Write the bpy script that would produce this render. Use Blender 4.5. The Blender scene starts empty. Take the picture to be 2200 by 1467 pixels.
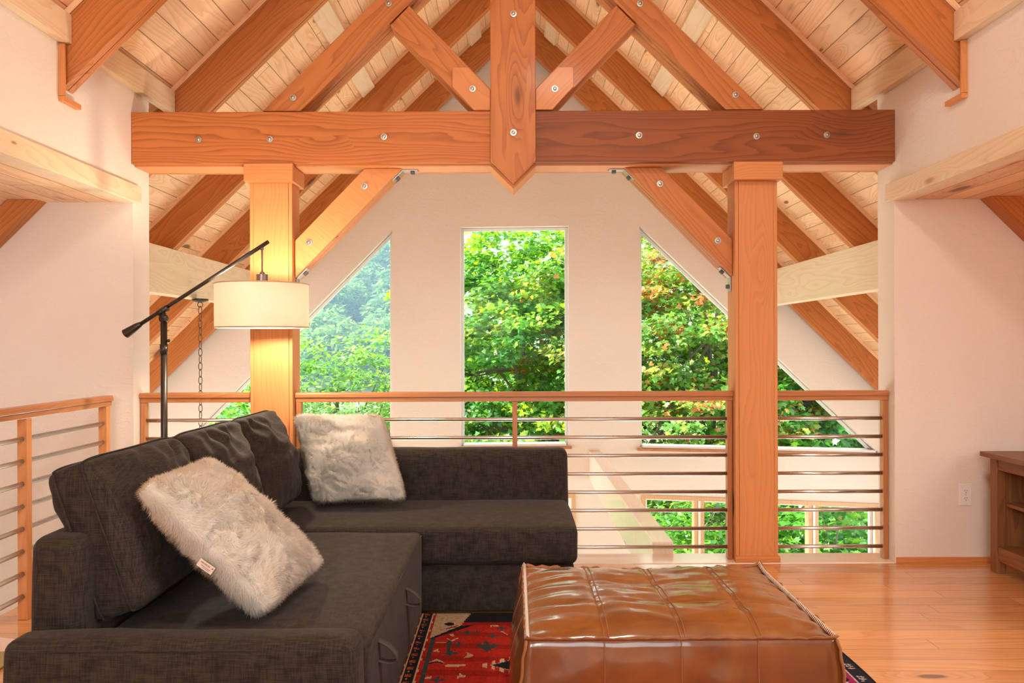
import bpy, bmesh, math, random
import numpy as np
from mathutils import Vector, Matrix, noise as mnoise
from mathutils.geometry import tessellate_polygon

random.seed(11)
rng = np.random.default_rng(11)
sc = bpy.context.scene
COL = sc.collection
R = math.radians

# ------------------------------------------------------------------ camera
FPX, CX, CY, HC = 1700.0, 1104.0, 738.0, 1.25
ROLL = R(0.2)
cam_d = bpy.data.cameras.new('camera')
cam_d.sensor_width = 36.0
cam_d.lens = FPX / 2200.0 * 36.0
cam_d.shift_x = -(CX - 1100.0) / 2200.0
cam_d.shift_y = (CY - 733.5) / 2200.0
cam_d.clip_end = 2000
cam = bpy.data.objects.new('camera', cam_d)
cam.location = (0, 0, HC)
cam.rotation_euler = (math.pi / 2, ROLL, 0)
COL.objects.link(cam)
sc.camera = cam

# ------------------------------------------------------------------ view, world, lights
sc.view_settings.view_transform = 'Standard'
sc.view_settings.look = 'None'
sc.view_settings.exposure = 0.0
sc.view_settings.gamma = 1.0
sc.view_settings.use_curve_mapping = False
sc.cycles.use_denoising = True
sc.cycles.max_bounces = 8
sc.cycles.diffuse_bounces = 5
sc.cycles.use_adaptive_sampling = True
sc.cycles.adaptive_threshold = 0.02
sc.cycles.glossy_bounces = 3
sc.cycles.transmission_bounces = 4
sc.cycles.transparent_max_bounces = 12
sc.cycles.volume_bounces = 0
sc.cycles.caustics_reflective = False
sc.cycles.caustics_refractive = False
sc.cycles.sample_clamp_indirect = 8.0

world = bpy.data.worlds.new('world')
sc.world = world
world.use_nodes = True
wb = world.node_tree.nodes['Background']
wb.inputs[0].default_value = (0.86, 0.93, 1.0, 1)
wb.inputs[1].default_value = 4.6

def lamp(name, kind, loc, energy, color, target=None, size=None, size_y=None, **kw):
    d = bpy.data.lights.new(name, kind)
    d.energy = energy
    d.color = color
    if kind == 'AREA':
        d.shape = 'RECTANGLE'
        d.size = size
        d.size_y = size_y
    for k, v in kw.items():
        setattr(d, k, v)
    o = bpy.data.objects.new(name, d)
    o.location = loc
    if target is not None:
        o.rotation_euler = (Vector(target) - Vector(loc)).to_track_quat('-Z', 'Y').to_euler()
    COL.objects.link(o)
    return o

lamp('sun', 'SUN', (-40, -10, 40), 19.0, (1.0, 0.95, 0.84), target=(-40 + 0.72, -10 + 0.05, 40 - 0.62), angle=R(0.6))
# added fill lamps behind the camera, over the roof, overhead and around the great room
lamp('rear_fill', 'AREA', (-0.8, -3.45, 2.3), 88, (1.0, 0.88, 0.76), target=(-0.9, 3, 2.2), size=1.6, size_y=1.6)  # added frontal fill from behind the camera
lamp('roof_fill', 'AREA', (3.75, 1.55, 2.1), 48, (1.0, 0.90, 0.78), target=(1.4, 2.6, 0.4), size=1.4, size_y=0.9)  # added fill from the right, shining through the cut in the roof
lamp('overhead_fill', 'AREA', (0.4, 1.5, 3.7), 50, (1.0, 0.89, 0.77), target=(0.2, 2.0, 0.0), size=0.5, size_y=0.5)  # added overhead fill, no fixture hangs here
lamp('left_great_room_fill', 'AREA', (-4.95, 6.6, -0.7), 55, (1.0, 0.95, 0.90), target=(0, 6.6, -0.2), size=2.6, size_y=1.9)  # added side fill outside the left great room wall
lamp('right_great_room_fill', 'AREA', (4.95, 6.6, -0.7), 25, (0.93, 1.0, 0.93), target=(0, 6.6, -0.2), size=2.6, size_y=1.9)  # added weaker side fill outside the right great room wall
lamp('low_uplight', 'AREA', (0.6, 9.0, -1.95), 350, (0.97, 0.98, 1.0), target=(0.4, 5.0, 0.6), size=5.4, size_y=0.8)  # added uplight below the sight line, aimed at the beam undersides

# ------------------------------------------------------------------ pixel -> place (photograph measurements, 2200 x 1467)
def unroll(x, y):
    dx, dy = x - CX, y - CY
    return dx - ROLL * dy, dy + ROLL * dx

def P(x, y, Y):
    dx, dy = unroll(x, y)
    return Vector((dx * Y / FPX, Y, HC - dy * Y / FPX))

def PXZ(pts, Y):
    return [(P(x, y, Y).x, P(x, y, Y).z) for x, y in pts]

# ------------------------------------------------------------------ materials
def nodes(name):
    m = bpy.data.materials.new(name)
    m.use_nodes = True
    nt = m.node_tree
    b = nt.nodes['Principled BSDF']
    return m, nt, b

def N(nt, t, **kw):
    n = nt.nodes.new(t)
    for k, v in kw.items():
        setattr(n, k, v)
    return n

def mth(nt, op, a, b=None, c=None, clamp=False):
    n = nt.nodes.new('ShaderNodeMath')
    n.operation = op
    n.use_clamp = clamp
    for i, v in enumerate((a, b, c)):
        if v is None:
            continue
        if isinstance(v, (int, float)):
            n.inputs[i].default_value = v
        else:
            nt.links.new(v, n.inputs[i])
    return n.outputs[0]

def mixc(nt, fac, a, b, blend='MIX'):
    n = nt.nodes.new('ShaderNodeMix')
    n.data_type = 'RGBA'
    n.blend_type = blend
    for s, v in ((n.inputs[0], fac), (n.inputs[6], a), (n.inputs[7], b)):
        if isinstance(v, (int, float)):
            s.default_value = v
        elif isinstance(v, tuple):
            s.default_value = (*v[:3], 1)
        else:
            nt.links.new(v, s)
    return n.outputs[2]

def ramp(nt, fac, a, b, smooth=True):
    n = nt.nodes.new('ShaderNodeMapRange')
    n.interpolation_type = 'SMOOTHSTEP' if smooth else 'LINEAR'
    nt.links.new(fac, n.inputs[0])
    n.inputs[1].default_value = a
    n.inputs[2].default_value = b
    return n.outputs[0]

def vscale(nt, v, s):
    n = nt.nodes.new('ShaderNodeVectorMath')
    n.operation = 'MULTIPLY'
    nt.links.new(v, n.inputs[0])
    n.inputs[1].default_value = s
    return n.outputs[0]

def vadd(nt, a, b):
    n = nt.nodes.new('ShaderNodeVectorMath')
    n.operation = 'ADD'
    nt.links.new(a, n.inputs[0])
    if isinstance(b, tuple):
        n.inputs[1].default_value = b
    else:
        nt.links.new(b, n.inputs[1])
    return n.outputs[0]

def noise(nt, vec, scale, detail=2.0, rough=0.5, dist=0.0):
    n = nt.nodes.new('ShaderNodeTexNoise')
    nt.links.new(vec, n.inputs['Vector'])
    n.inputs['Scale'].default_value = scale
    n.inputs['Detail'].default_value = detail
    n.inputs['Roughness'].default_value = rough
    n.inputs['Distortion'].default_value = dist
    return n

def bump(nt, b, h, strength, dist=0.002):
    n = nt.nodes.new('ShaderNodeBump')
    n.inputs['Strength'].default_value = strength
    n.inputs['Distance'].default_value = dist
    nt.links.new(h, n.inputs['Height'])
    nt.links.new(n.outputs[0], b.inputs['Normal'])

def wood(name, light, dark, ring=26.0, contrast=0.6, rough=0.45, knots=0.3, knotc=(0.10, 0.035, 0.012),
         board=None, length=None, groove=0.05, coat=0.0, tint=0.18, knot_size=0.16, spec=0.4):
    """Sawn softwood: grain runs along the object's own x axis."""
    m, nt, b = nodes(name)
    tc = N(nt, 'ShaderNodeTexCoord')
    oi = N(nt, 'ShaderNodeObjectInfo')
    off = N(nt, 'ShaderNodeVectorMath', operation='SCALE')
    off.inputs[0].default_value = (37.0, 53.0, 71.0)
    nt.links.new(oi.outputs['Random'], off.inputs['Scale'])
    Pv = tc.outputs['Object']
    gro = None
    rnd = oi.outputs['Random']
    if board:
        sx = N(nt, 'ShaderNodeSeparateXYZ')
        nt.links.new(Pv, sx.inputs[0])
        q = mth(nt, 'DIVIDE', sx.outputs[1], board)
        idx = mth(nt, 'FLOOR', q)
        fr = mth(nt, 'FRACT', q)
        d = mth(nt, 'MINIMUM', fr, mth(nt, 'SUBTRACT', 1.0, fr))
        gro = ramp(nt, d, 0.0, groove)
        wn = N(nt, 'ShaderNodeTexWhiteNoise', noise_dimensions='1D')
        nt.links.new(mth(nt, 'ADD', idx, 0.37), wn.inputs['W'])
        if length:
            q2 = mth(nt, 'ADD', mth(nt, 'DIVIDE', sx.outputs[0], length), mth(nt, 'MULTIPLY', wn.outputs['Value'], 7.3))
            idx2 = mth(nt, 'FLOOR', q2)
            fr2 = mth(nt, 'FRACT', q2)
            d2 = mth(nt, 'MINIMUM', fr2, mth(nt, 'SUBTRACT', 1.0, fr2))
            gro = mth(nt, 'MULTIPLY', gro, ramp(nt, d2, 0.0, groove * board / length))
            wn2 = N(nt, 'ShaderNodeTexWhiteNoise', noise_dimensions='1D')
            nt.links.new(mth(nt, 'ADD', mth(nt, 'MULTIPLY', idx, 13.7), mth(nt, 'ADD', idx2, 0.21)), wn2.inputs['W'])
            wn = wn2
        rnd = wn.outputs['Value']
        off2 = N(nt, 'ShaderNodeVectorMath', operation='SCALE')
        off2.inputs[0].default_value = (31.0, 11.0, 47.0)
        nt.links.new(rnd, off2.inputs['Scale'])
        Pv = vadd(nt, Pv, off2.outputs[0])
    Pv = vadd(nt, Pv, off.outputs[0])
    # knots
    vo = N(nt, 'ShaderNodeTexVoronoi', feature='F1')
    nt.links.new(vscale(nt, Pv, (1.7, 5.2, 5.2)), vo.inputs['Vector'])
    vo.inputs['Scale'].default_value = 1.0
    sep = N(nt, 'ShaderNodeSeparateColor')
    nt.links.new(vo.outputs['Color'], sep.inputs[0])
    pick = mth(nt, 'LESS_THAN', sep.outputs[0], knots)
    size = mth(nt, 'MULTIPLY_ADD', sep.outputs[1], knot_size, knot_size * 0.35)
    kd = mth(nt, 'DIVIDE', vo.outputs['Distance'], size)
    core = mth(nt, 'MULTIPLY', mth(nt, 'SUBTRACT', 1.0, ramp(nt, kd, 0.45, 1.0)), pick)
    halo = mth(nt, 'MULTIPLY', mth(nt, 'SUBTRACT', 1.0, ramp(nt, kd, 0.6, 3.2)), pick)
    # growth rings
    n1 = noise(nt, vscale(nt, Pv, (0.55, 4.0, 4.0)), 1.0, 2.0, 0.5)
    n2 = noise(nt, vscale(nt, Pv, (2.5, 16.0, 16.0)), 1.0, 2.0, 0.5)
    s2 = N(nt, 'ShaderNodeSeparateXYZ')
    nt.links.new(Pv, s2.inputs[0])
    lin = mth(nt, 'ADD', mth(nt, 'MULTIPLY', s2.outputs[1], ring), mth(nt, 'MULTIPLY', s2.outputs[2], ring * 0.83))
    ph = mth(nt, 'ADD', lin, mth(nt, 'MULTIPLY', n1.outputs[0], 15.0))
    ph = mth(nt, 'ADD', ph, mth(nt, 'MULTIPLY', n2.outputs[0], 1.6))
    ph = mth(nt, 'ADD', ph, mth(nt, 'MULTIPLY', halo, 3.0))
    saw = mth(nt, 'FRACT', ph)
    rings = mth(nt, 'POWER', saw, 2.2)
    rings = mth(nt, 'MULTIPLY', rings, mth(nt, 'SUBTRACT', 1.0, ramp(nt, saw, 0.9, 1.0)))
    fib = noise(nt, vscale(nt, Pv, (6.0, 190.0, 190.0)), 1.0, 2.0, 0.6)
    blot = noise(nt, vscale(nt, Pv, (0.9, 2.6, 2.6)), 1.0, 1.0, 0.5)
    f = mth(nt, 'MULTIPLY', rings, contrast)
    f = mth(nt, 'ADD', f, mth(nt, 'MULTIPLY', mth(nt, 'SUBTRACT', fib.outputs[0], 0.5), 0.30 * contrast + 0.06), clamp=True)
    f = mth(nt, 'ADD', f, mth(nt, 'MULTIPLY', halo, 0.35 * contrast), clamp=True)
    c = mixc(nt, f, light, dark)
    c = mixc(nt, mth(nt, 'MULTIPLY', ramp(nt, blot.outputs[0], 0.35, 0.75), 0.30 * contrast), c, dark)
    if board:
        hv = N(nt, 'ShaderNodeHueSaturation')
        nt.links.new(c, hv.inputs['Color'])
        nt.links.new(mth(nt, 'MULTIPLY_ADD', rnd, tint, 1.0 - tint * 0.5), hv.inputs['Value'])
        c = hv.outputs[0]
    c = mixc(nt, mth(nt, 'MULTIPLY', core, 0.9), c, knotc)
    h = mth(nt, 'SUBTRACT', 1.0, f)
    if gro is not None:
        dk = tuple(v * 0.28 for v in dark)
        c = mixc(nt, mth(nt, 'SUBTRACT', 1.0, gro), c, dk)
        h = mth(nt, 'ADD', mth(nt, 'MULTIPLY', gro, 3.0), mth(nt, 'MULTIPLY', h, 0.25))
    nt.links.new(c, b.inputs['Base Color'])
    b.inputs['Roughness'].default_value = rough
    b.inputs['Specular IOR Level'].default_value = spec
    b.inputs['Coat Weight'].default_value = coat
    b.inputs['Coat Roughness'].default_value = 0.12
    bump(nt, b, h, 0.12 if board else 0.22, 0.0012)
    return m

M = {}
M['fir'] = wood('douglas_fir', (0.56, 0.205, 0.055), (0.32, 0.088, 0.018), ring=30, contrast=0.75, rough=0.52, knots=0.4, coat=0.06)
M['fir_old'] = wood('weathered_fir', (0.30, 0.085, 0.020), (0.14, 0.034, 0.008), ring=36, contrast=0.8, rough=0.55, knots=0.22, coat=0.0)
M['fir_red'] = wood('red_fir', (0.56, 0.185, 0.045), (0.27, 0.066, 0.014), ring=36, contrast=0.8, rough=0.55, knots=0.22, coat=0.0)
M['fir_post'] = wood('post_fir', (0.66, 0.275, 0.095), (0.48, 0.16, 0.045), ring=40, contrast=0.45, rough=0.52, knots=0.75, knot_size=0.13, coat=0.06)
M['pine'] = wood('pale_pine', (0.82, 0.66, 0.46), (0.62, 0.40, 0.22), ring=22, contrast=0.45, rough=0.5, knots=0.6, knotc=(0.34, 0.17, 0.07), knot_size=0.12, coat=0.32)
M['nosing'] = wood('lit_pine', (0.90, 0.76, 0.62), (0.76, 0.56, 0.42), ring=22, contrast=0.4, rough=0.3, knots=0.15, knotc=(0.45, 0.26, 0.14), coat=0.6)  # pine lightened so nosing and tie beam carry window light in the colour
M['boards'] = wood('pine_ceiling_boards', (0.88, 0.61, 0.38), (0.62, 0.30, 0.125), ring=18, contrast=0.55, rough=0.5, knots=0.95, knotc=(0.20, 0.09, 0.045), board=0.135, length=3.7, groove=0.035, knot_size=0.17)
M['floor'] = wood('oak_floor_boards', (0.76, 0.37, 0.15), (0.54, 0.21, 0.065), ring=34, contrast=0.6, rough=0.22, knots=0.03, board=0.108, length=1.5, groove=0.018, tint=0.22, spec=0.55, coat=0.8)
M['rail'] = wood('rail_fir', (0.50, 0.20, 0.07), (0.32, 0.10, 0.03), ring=46, contrast=0.6, rough=0.4, knots=0.12, knot_size=0.09, coat=0.32)
M['stand'] = wood('walnut_stained_wood', (0.27, 0.11, 0.04), (0.13, 0.047, 0.018), ring=30, contrast=0.7, rough=0.42, knots=0.08)
M['casing'] = wood('casing_pine', (0.68, 0.43, 0.24), (0.48, 0.26, 0.12), ring=50, contrast=0.5, rough=0.4, knots=0.04)
M['base'] = wood('base_trim_fir', (0.60, 0.24, 0.08), (0.42, 0.14, 0.04), ring=50, contrast=0.5, rough=0.35, knots=0.04)

def plain(name, col, rough=0.5, metal=0.0, spec=0.5, **kw):
    m, nt, b = nodes(name)
    b.inputs['Base Color'].default_value = (*col, 1)
    b.inputs['Roughness'].default_value = rough
    b.inputs['Metallic'].default_value = metal
    b.inputs['Specular IOR Level'].default_value = spec
    tc = N(nt, 'ShaderNodeTexCoord')
    n = noise(nt, tc.outputs['Object'], 35.0, 2.0)
    r = mth(nt, 'MULTIPLY_ADD', n.outputs[0], 0.12, rough - 0.06)
    nt.links.new(r, b.inputs['Roughness'])
    return m

def plaster(name, col):
    m, nt, b = nodes(name)
    tc = N(nt, 'ShaderNodeTexCoord')
    n1 = noise(nt, tc.outputs['Object'], 2.2, 4.0, 0.55, 1.2)
    n2 = noise(nt, vscale(nt, tc.outputs['Object'], (1.0, 1.0, 2.2)), 9.0, 4.0, 0.6, 2.5)
    h = mth(nt, 'ADD', ramp(nt, n2.outputs[0], 0.52, 0.60), mth(nt, 'MULTIPLY', n1.outputs[0], 0.8))
    c = mixc(nt, mth(nt, 'MULTIPLY', n1.outputs[0], 0.12), col, tuple(v * 0.8 for v in col))
    nt.links.new(c, b.inputs['Base Color'])
    b.inputs['Roughness'].default_value = 0.75
    b.inputs['Specular IOR Level'].default_value = 0.25
    bump(nt, b, h, 0.27, 0.004)
    return m

M['plaster'] = plaster('troweled_plaster', (0.80, 0.72, 0.645))
M['white_trim'] = plain('white_trim', (0.83, 0.81, 0.77), 0.4)
M['vinyl'] = plain('window_frame_vinyl', (0.74, 0.72, 0.69), 0.4)
M['stone_sill'] = plain('pale_sill', (0.86, 0.84, 0.80), 0.35)
M['steel'] = plain('brushed_steel', (0.62, 0.60, 0.57), 0.3, 1.0)
M['zinc'] = plain('zinc_steel', (0.46, 0.44, 0.40), 0.36, 1.0)
M['dark_bolt'] = plain('dark_bolt', (0.10, 0.095, 0.085), 0.4, 0.8)
M['bronze'] = plain('dark_bronze', (0.055, 0.042, 0.035), 0.32, 0.6)
M['socket'] = plain('lamp_socket', (0.22, 0.17, 0.15), 0.35, 0.7)
M['outlet'] = plain('outlet_plastic', (0.84, 0.80, 0.77), 0.3)
M['black'] = plain('black_slot', (0.02, 0.018, 0.016), 0.6)
M['chain'] = plain('chain_iron', (0.16, 0.12, 0.085), 0.4, 0.8)
M['bark'] = plain('bark', (0.16, 0.13, 0.10), 0.85)
M['paper'] = plain('paper', (0.82, 0.62, 0.56), 0.5)
M['olive'] = plain('olive_cloth', (0.36, 0.30, 0.13), 0.8)
M['ground'] = plain('hill_soil', (0.10, 0.14, 0.06), 0.95, spec=0.1)
M['lower_floor'] = plain('lower_room_floor', (0.62, 0.50, 0.38), 0.5)

def glass():
    m = bpy.data.materials.new('window_glass')
    m.use_nodes = True
    nt = m.node_tree
    nt.nodes.clear()
    out = N(nt, 'ShaderNodeOutputMaterial')
    t = N(nt, 'ShaderNodeBsdfTransparent')
    t.inputs[0].default_value = (0.97, 0.985, 0.975, 1)
    g = N(nt, 'ShaderNodeBsdfGlossy')
    g.inputs['Roughness'].default_value = 0.02
    fr = N(nt, 'ShaderNodeFresnel')
    fr.inputs[0].default_value = 1.35
    mx = N(nt, 'ShaderNodeMixShader')
    nt.links.new(mth(nt, 'MULTIPLY', fr.outputs[0], 0.12), mx.inputs[0])
    nt.links.new(t.outputs[0], mx.inputs[1])
    nt.links.new(g.outputs[0], mx.inputs[2])
    nt.links.new(mx.outputs[0], out.inputs[0])
    return m
M['glass'] = glass()

def fabric(name, a, c2, bumpy=0.35):
    m, nt, b = nodes(name)
    tc = N(nt, 'ShaderNodeTexCoord')
    o = tc.outputs['Object']
    f1 = noise(nt, vscale(nt, o, (22, 22, 380)), 1.0, 2.0, 0.6)
    f2 = noise(nt, vscale(nt, o, (380, 22, 22)), 1.0, 2.0, 0.6)
    f3 = noise(nt, vscale(nt, o, (22, 380, 22)), 1.0, 2.0, 0.6)
    s = mth(nt, 'ADD', f1.outputs[0], mth(nt, 'ADD', f2.outputs[0], f3.outputs[0]))
    s = mth(nt, 'DIVIDE', s, 3.0)
    big = noise(nt, o, 5.0, 2.0)
    f = ramp(nt, s, 0.37, 0.65)
    f = mth(nt, 'ADD', mth(nt, 'MULTIPLY', f, 0.85), mth(nt, 'MULTIPLY', big.outputs[0], 0.15))
    nt.links.new(mixc(nt, f, a, c2), b.inputs['Base Color'])
    b.inputs['Roughness'].default_value = 0.85
    b.inputs['Specular IOR Level'].default_value = 0.25
    b.inputs['Sheen Weight'].default_value = 0.06
    b.inputs['Sheen Roughness'].default_value = 0.5
    bump(nt, b, s, bumpy, 0.0015)
    return m
M['fabric'] = fabric('charcoal_linen', (0.009, 0.0066, 0.0052), (0.050, 0.036, 0.0275))
M['loop'] = plain('dark_strap', (0.05, 0.042, 0.036), 0.8)

def leather():
    m, nt, b = nodes('tan_leather')
    tc = N(nt, 'ShaderNodeTexCoord')
    o = tc.outputs['Object']
    n1 = noise(nt, o, 4.0, 4.0, 0.6, 0.6)
    n2 = noise(nt, vscale(nt, o, (7, 16, 7)), 1.0, 3.0, 0.6, 1.5)
    vo = N(nt, 'ShaderNodeTexVoronoi', feature='DISTANCE_TO_EDGE')
    nt.links.new(o, vo.inputs['Vector'])
    vo.inputs['Scale'].default_value = 330.0
    c = mixc(nt, ramp(nt, n1.outputs[0], 0.3, 0.7), (0.25, 0.080, 0.0095), (0.15, 0.045, 0.005))
    nt.links.new(c, b.inputs['Base Color'])
    b.inputs['Roughness'].default_value = 0.45
    b.inputs['Specular IOR Level'].default_value = 0.4
    b.inputs['Coat Weight'].default_value = 1.0
    b.inputs['Coat IOR'].default_value = 1.75
    b.inputs['Coat Roughness'].default_value = 0.13
    h = mth(nt, 'ADD', mth(nt, 'MULTIPLY', ramp(nt, vo.outputs['Distance'], 0.0, 0.05), 0.06), mth(nt, 'MULTIPLY', n2.outputs[0], 1.2))
    bump(nt, b, h, 0.10, 0.005)
    return m
M['leather'] = leather()
M['seam'] = plain('raw_leather_edge', (0.26, 0.095, 0.03), 0.6)
M['stitch'] = plain('pale_stitching', (0.74, 0.64, 0.52), 0.6)

def furmat():
    m, nt, b = nodes('cream_fur')
    tc = N(nt, 'ShaderNodeTexCoord')
    n1 = noise(nt, tc.outputs['Object'], 9.0, 3.0, 0.6, 0.8)
    c = mixc(nt, ramp(nt, n1.outputs[0], 0.3, 0.7), (0.97, 0.935, 0.87), (0.965, 0.91, 0.82))
    nt.links.new(c, b.inputs['Base Color'])
    b.inputs['Roughness'].default_value = 0.8
    b.inputs['Specular IOR Level'].default_value = 0.15
    out = nt.nodes['Material Output']
    tr = N(nt, 'ShaderNodeBsdfTranslucent')
    nt.links.new(c, tr.inputs[0])
    mx = N(nt, 'ShaderNodeMixShader')
    mx.inputs[0].default_value = 0.5
    nt.links.new(b.outputs[0], mx.inputs[1])
    nt.links.new(tr.outputs[0], mx.inputs[2])
    nt.links.new(mx.outputs[0], out.inputs[0])
    return m
M['fur'] = furmat()

def shade():
    m = bpy.data.materials.new('linen_lamp_shade')
    m.use_nodes = True
    nt = m.node_tree
    b = nt.nodes['Principled BSDF']
    out = nt.nodes['Material Output']
    tc = N(nt, 'ShaderNodeTexCoord')
    n1 = noise(nt, vscale(nt, tc.outputs['Object'], (60, 60, 500)), 1.0, 2.0)
    c = mixc(nt, n1.outputs[0], (0.95, 0.92, 0.85), (0.92, 0.87, 0.78))
    nt.links.new(c, b.inputs['Base Color'])
    b.inputs['Roughness'].default_value = 0.9
    tr = N(nt, 'ShaderNodeBsdfTranslucent')
    tr.inputs[0].default_value = (0.97, 0.93, 0.84, 1)
    mx = N(nt, 'ShaderNodeMixShader')
    mx.inputs[0].default_value = 0.8
    nt.links.new(b.outputs[0], mx.inputs[1])
    nt.links.new(tr.outputs[0], mx.inputs[2])
    nt.links.new(mx.outputs[0], out.inputs[0])
    return m
M['shade'] = shade()

def bulbmat():
    m, nt, b = nodes('lit_bulb')
    b.inputs['Emission Color'].default_value = (1.0, 0.84, 0.62, 1)
    b.inputs['Emission Strength'].default_value = 800.0
    return m
M['bulb'] = bulbmat()

def leafmat(name, spec=0.5):
    m = bpy.data.materials.new(name)
    m.use_nodes = True
    nt = m.node_tree
    b = nt.nodes['Principled BSDF']
    out = nt.nodes['Material Output']
    at = N(nt, 'ShaderNodeAttribute', attribute_name='leaf_tint')
    nt.links.new(at.outputs['Color'], b.inputs['Base Color'])
    b.inputs['Roughness'].default_value = 0.38
    b.inputs['Specular IOR Level'].default_value = spec
    hs = N(nt, 'ShaderNodeHueSaturation')
    hs.inputs['Hue'].default_value = 0.485
    hs.inputs['Saturation'].default_value = 1.1
    hs.inputs['Value'].default_value = 1.9
    nt.links.new(at.outputs['Color'], hs.inputs['Color'])
    tr = N(nt, 'ShaderNodeBsdfTranslucent')
    nt.links.new(hs.outputs[0], tr.inputs[0])
    mx = N(nt, 'ShaderNodeMixShader')
    mx.inputs[0].default_value = 0.45
    nt.links.new(b.outputs[0], mx.inputs[1])
    nt.links.new(tr.outputs[0], mx.inputs[2])
    nt.links.new(mx.outputs[0], out.inputs[0])
    return m
M['leaf'] = leafmat('leaves')
M['hillleaf'] = leafmat('hill_leaves', 0.2)

def rugmat():
    m, nt, b = nodes('woven_rug')
    at = N(nt, 'ShaderNodeAttribute', attribute_name='weave')
    tc = N(nt, 'ShaderNodeTexCoord')
    n1 = noise(nt, vscale(nt, tc.outputs['Object'], (40, 260, 40)), 1.0, 2.0)
    c = mixc(nt, mth(nt, 'MULTIPLY', n1.outputs[0], 0.55), at.outputs['Color'], (0.01, 0.004, 0.004))
    nt.links.new(c, b.inputs['Base Color'])
    b.inputs['Roughness'].default_value = 0.95
    b.inputs['Specular IOR Level'].default_value = 0.1
    bump(nt, b, n1.outputs[0], 0.4, 0.003)
    return m
M['rug'] = rugmat()

# ------------------------------------------------------------------ mesh helpers
MW = {}

class MB:
    def __init__(self):
        self.v, self.f = [], []

    def add(self, verts, faces):
        n = len(self.v)
        self.v += [Vector(p) for p in verts]
        self.f += [tuple(i + n for i in f) for f in faces]
        return self

    def box(self, x0, x1, y0, y1, z0, z1):
        return self.add([(x0, y0, z0), (x1, y0, z0), (x1, y1, z0), (x0, y1, z0), (x0, y0, z1), (x1, y0, z1), (x1, y1, z1), (x0, y1, z1)],
                        [(0, 3, 2, 1), (4, 5, 6, 7), (0, 1, 5, 4), (1, 2, 6, 5), (2, 3, 7, 6), (3, 0, 4, 7)])

    def prism(self, poly, y0, y1):
        """poly: (x, z) outline extruded from y0 to y1."""
        n = len(poly)
        v = [(x, y0, z) for x, z in poly] + [(x, y1, z) for x, z in poly]
        f = [tuple(range(n)), tuple(range(2 * n - 1, n - 1, -1))]
        f += [(i, (i + 1) % n + 0, (i + 1) % n + n, i + n)[::-1] for i in range(n)]
        return self.add(v, f)

    def prism_y(self, poly, x0, x1):
        """poly: (y, z) outline extruded from x0 to x1."""
        n = len(poly)
        v = [(x0, y, z) for y, z in poly] + [(x1, y, z) for y, z in poly]
        f = [tuple(range(n)), tuple(range(2 * n - 1, n - 1, -1))]
        f += [(i, (i + 1) % n, (i + 1) % n + n, i + n)[::-1] for i in range(n)]
        return self.add(v, f)

    def tube(self, pts, rad, n=10, closed=False, cap=True):
        pts = [Vector(p) for p in pts]
        rads = rad if isinstance(rad, (list, tuple)) else [rad] * len(pts)
        rings, k = [], len(pts)
        up = None
        base = len(self.v)
        for i, p in enumerate(pts):
            if closed:
                t = pts[(i + 1) % k] - pts[i - 1]
            else:
                t = pts[min(i + 1, k - 1)] - pts[max(i - 1, 0)]
            t.normalize()
            if up is None:
                up = Vector((0, 0, 1)) if abs(t.z) < 0.9 else Vector((1, 0, 0))
            a = (up - t * up.dot(t))
            if a.length < 1e-5:
                a = t.orthogonal()
            a.normalize()
            up = a
            b = t.cross(a)
            for j in range(n):
                an = 2 * math.pi * j / n
                self.v.append(p + (a * math.cos(an) + b * math.sin(an)) * rads[i])
        m = k if closed else k - 1
        for i in range(m):
            for j in range(n):
                p0, p1 = base + i * n + j, base + i * n + (j + 1) % n
                q0, q1 = base + ((i + 1) % k) * n + j, base + ((i + 1) % k) * n + (j + 1) % n
                self.f.append((p0, p1, q1, q0))
        if cap and not closed:
            self.f.append(tuple(base + j for j in range(n))[::-1])
            self.f.append(tuple(base + (k - 1) * n + j for j in range(n)))
        return self

    def lathe(self, prof, c, axis='z', n=32, cap=True):
        """prof: (radius, height) pairs around axis through c."""
        base = len(self.v)
        c = Vector(c)
        for r, h in prof:
            for j in range(n):
                a = 2 * math.pi * j / n
                p = (r * math.cos(a), r * math.sin(a), h)
                if axis == 'y':
                    p = (p[0], p[2], p[1])
                elif axis == 'x':
                    p = (p[2], p[0], p[1])
                self.v.append(c + Vector(p))
        for i in range(len(prof) - 1):
            for j in range(n):
                self.f.append((base + i * n + j, base + i * n + (j + 1) % n, base + (i + 1) * n + (j + 1) % n, base + (i + 1) * n + j))
        if cap:
            self.f.append(tuple(base + j for j in range(n))[::-1])
            self.f.append(tuple(base + (len(prof) - 1) * n + j for j in range(n)))
        return self

    def build(self, name, mat, parent=None, origin=None, grain=None, smooth=False, bevel=0.0, segs=2, sub=0, fix=True):
        lo = Vector((min(v.x for v in self.v), min(v.y for v in self.v), min(v.z for v in self.v)))
        hi = Vector((max(v.x for v in self.v), max(v.y for v in self.v), max(v.z for v in self.v)))
        if origin is None:
            origin = Vector(((lo.x + hi.x) / 2, (lo.y + hi.y) / 2, lo.z))
        rot = Matrix.Identity(4)
        if grain is not None:
            g = Vector(grain).normalized()
            side = Vector((0, 1, 0)) if abs(g.y) < 0.9 else Vector((1, 0, 0))
            z = g.cross(side).normalized()
            y = z.cross(g).normalized()
            rot = Matrix((g, y, z)).transposed().to_4x4()
        mw = Matrix.Translation(origin) @ rot
        inv = mw.inverted()
        me = bpy.data.meshes.new(name)
        me.from_pydata([inv @ v for v in self.v], [], self.f)
        if fix:
            bm = bmesh.new()
            bm.from_mesh(me)
            bmesh.ops.recalc_face_normals(bm, faces=bm.faces)
            bm.to_mesh(me)
            bm.free()
        me.materials.append(mat)
        if smooth:
            me.shade_smooth()
        return link(name, me, mw, parent, bevel, segs, sub)

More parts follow.
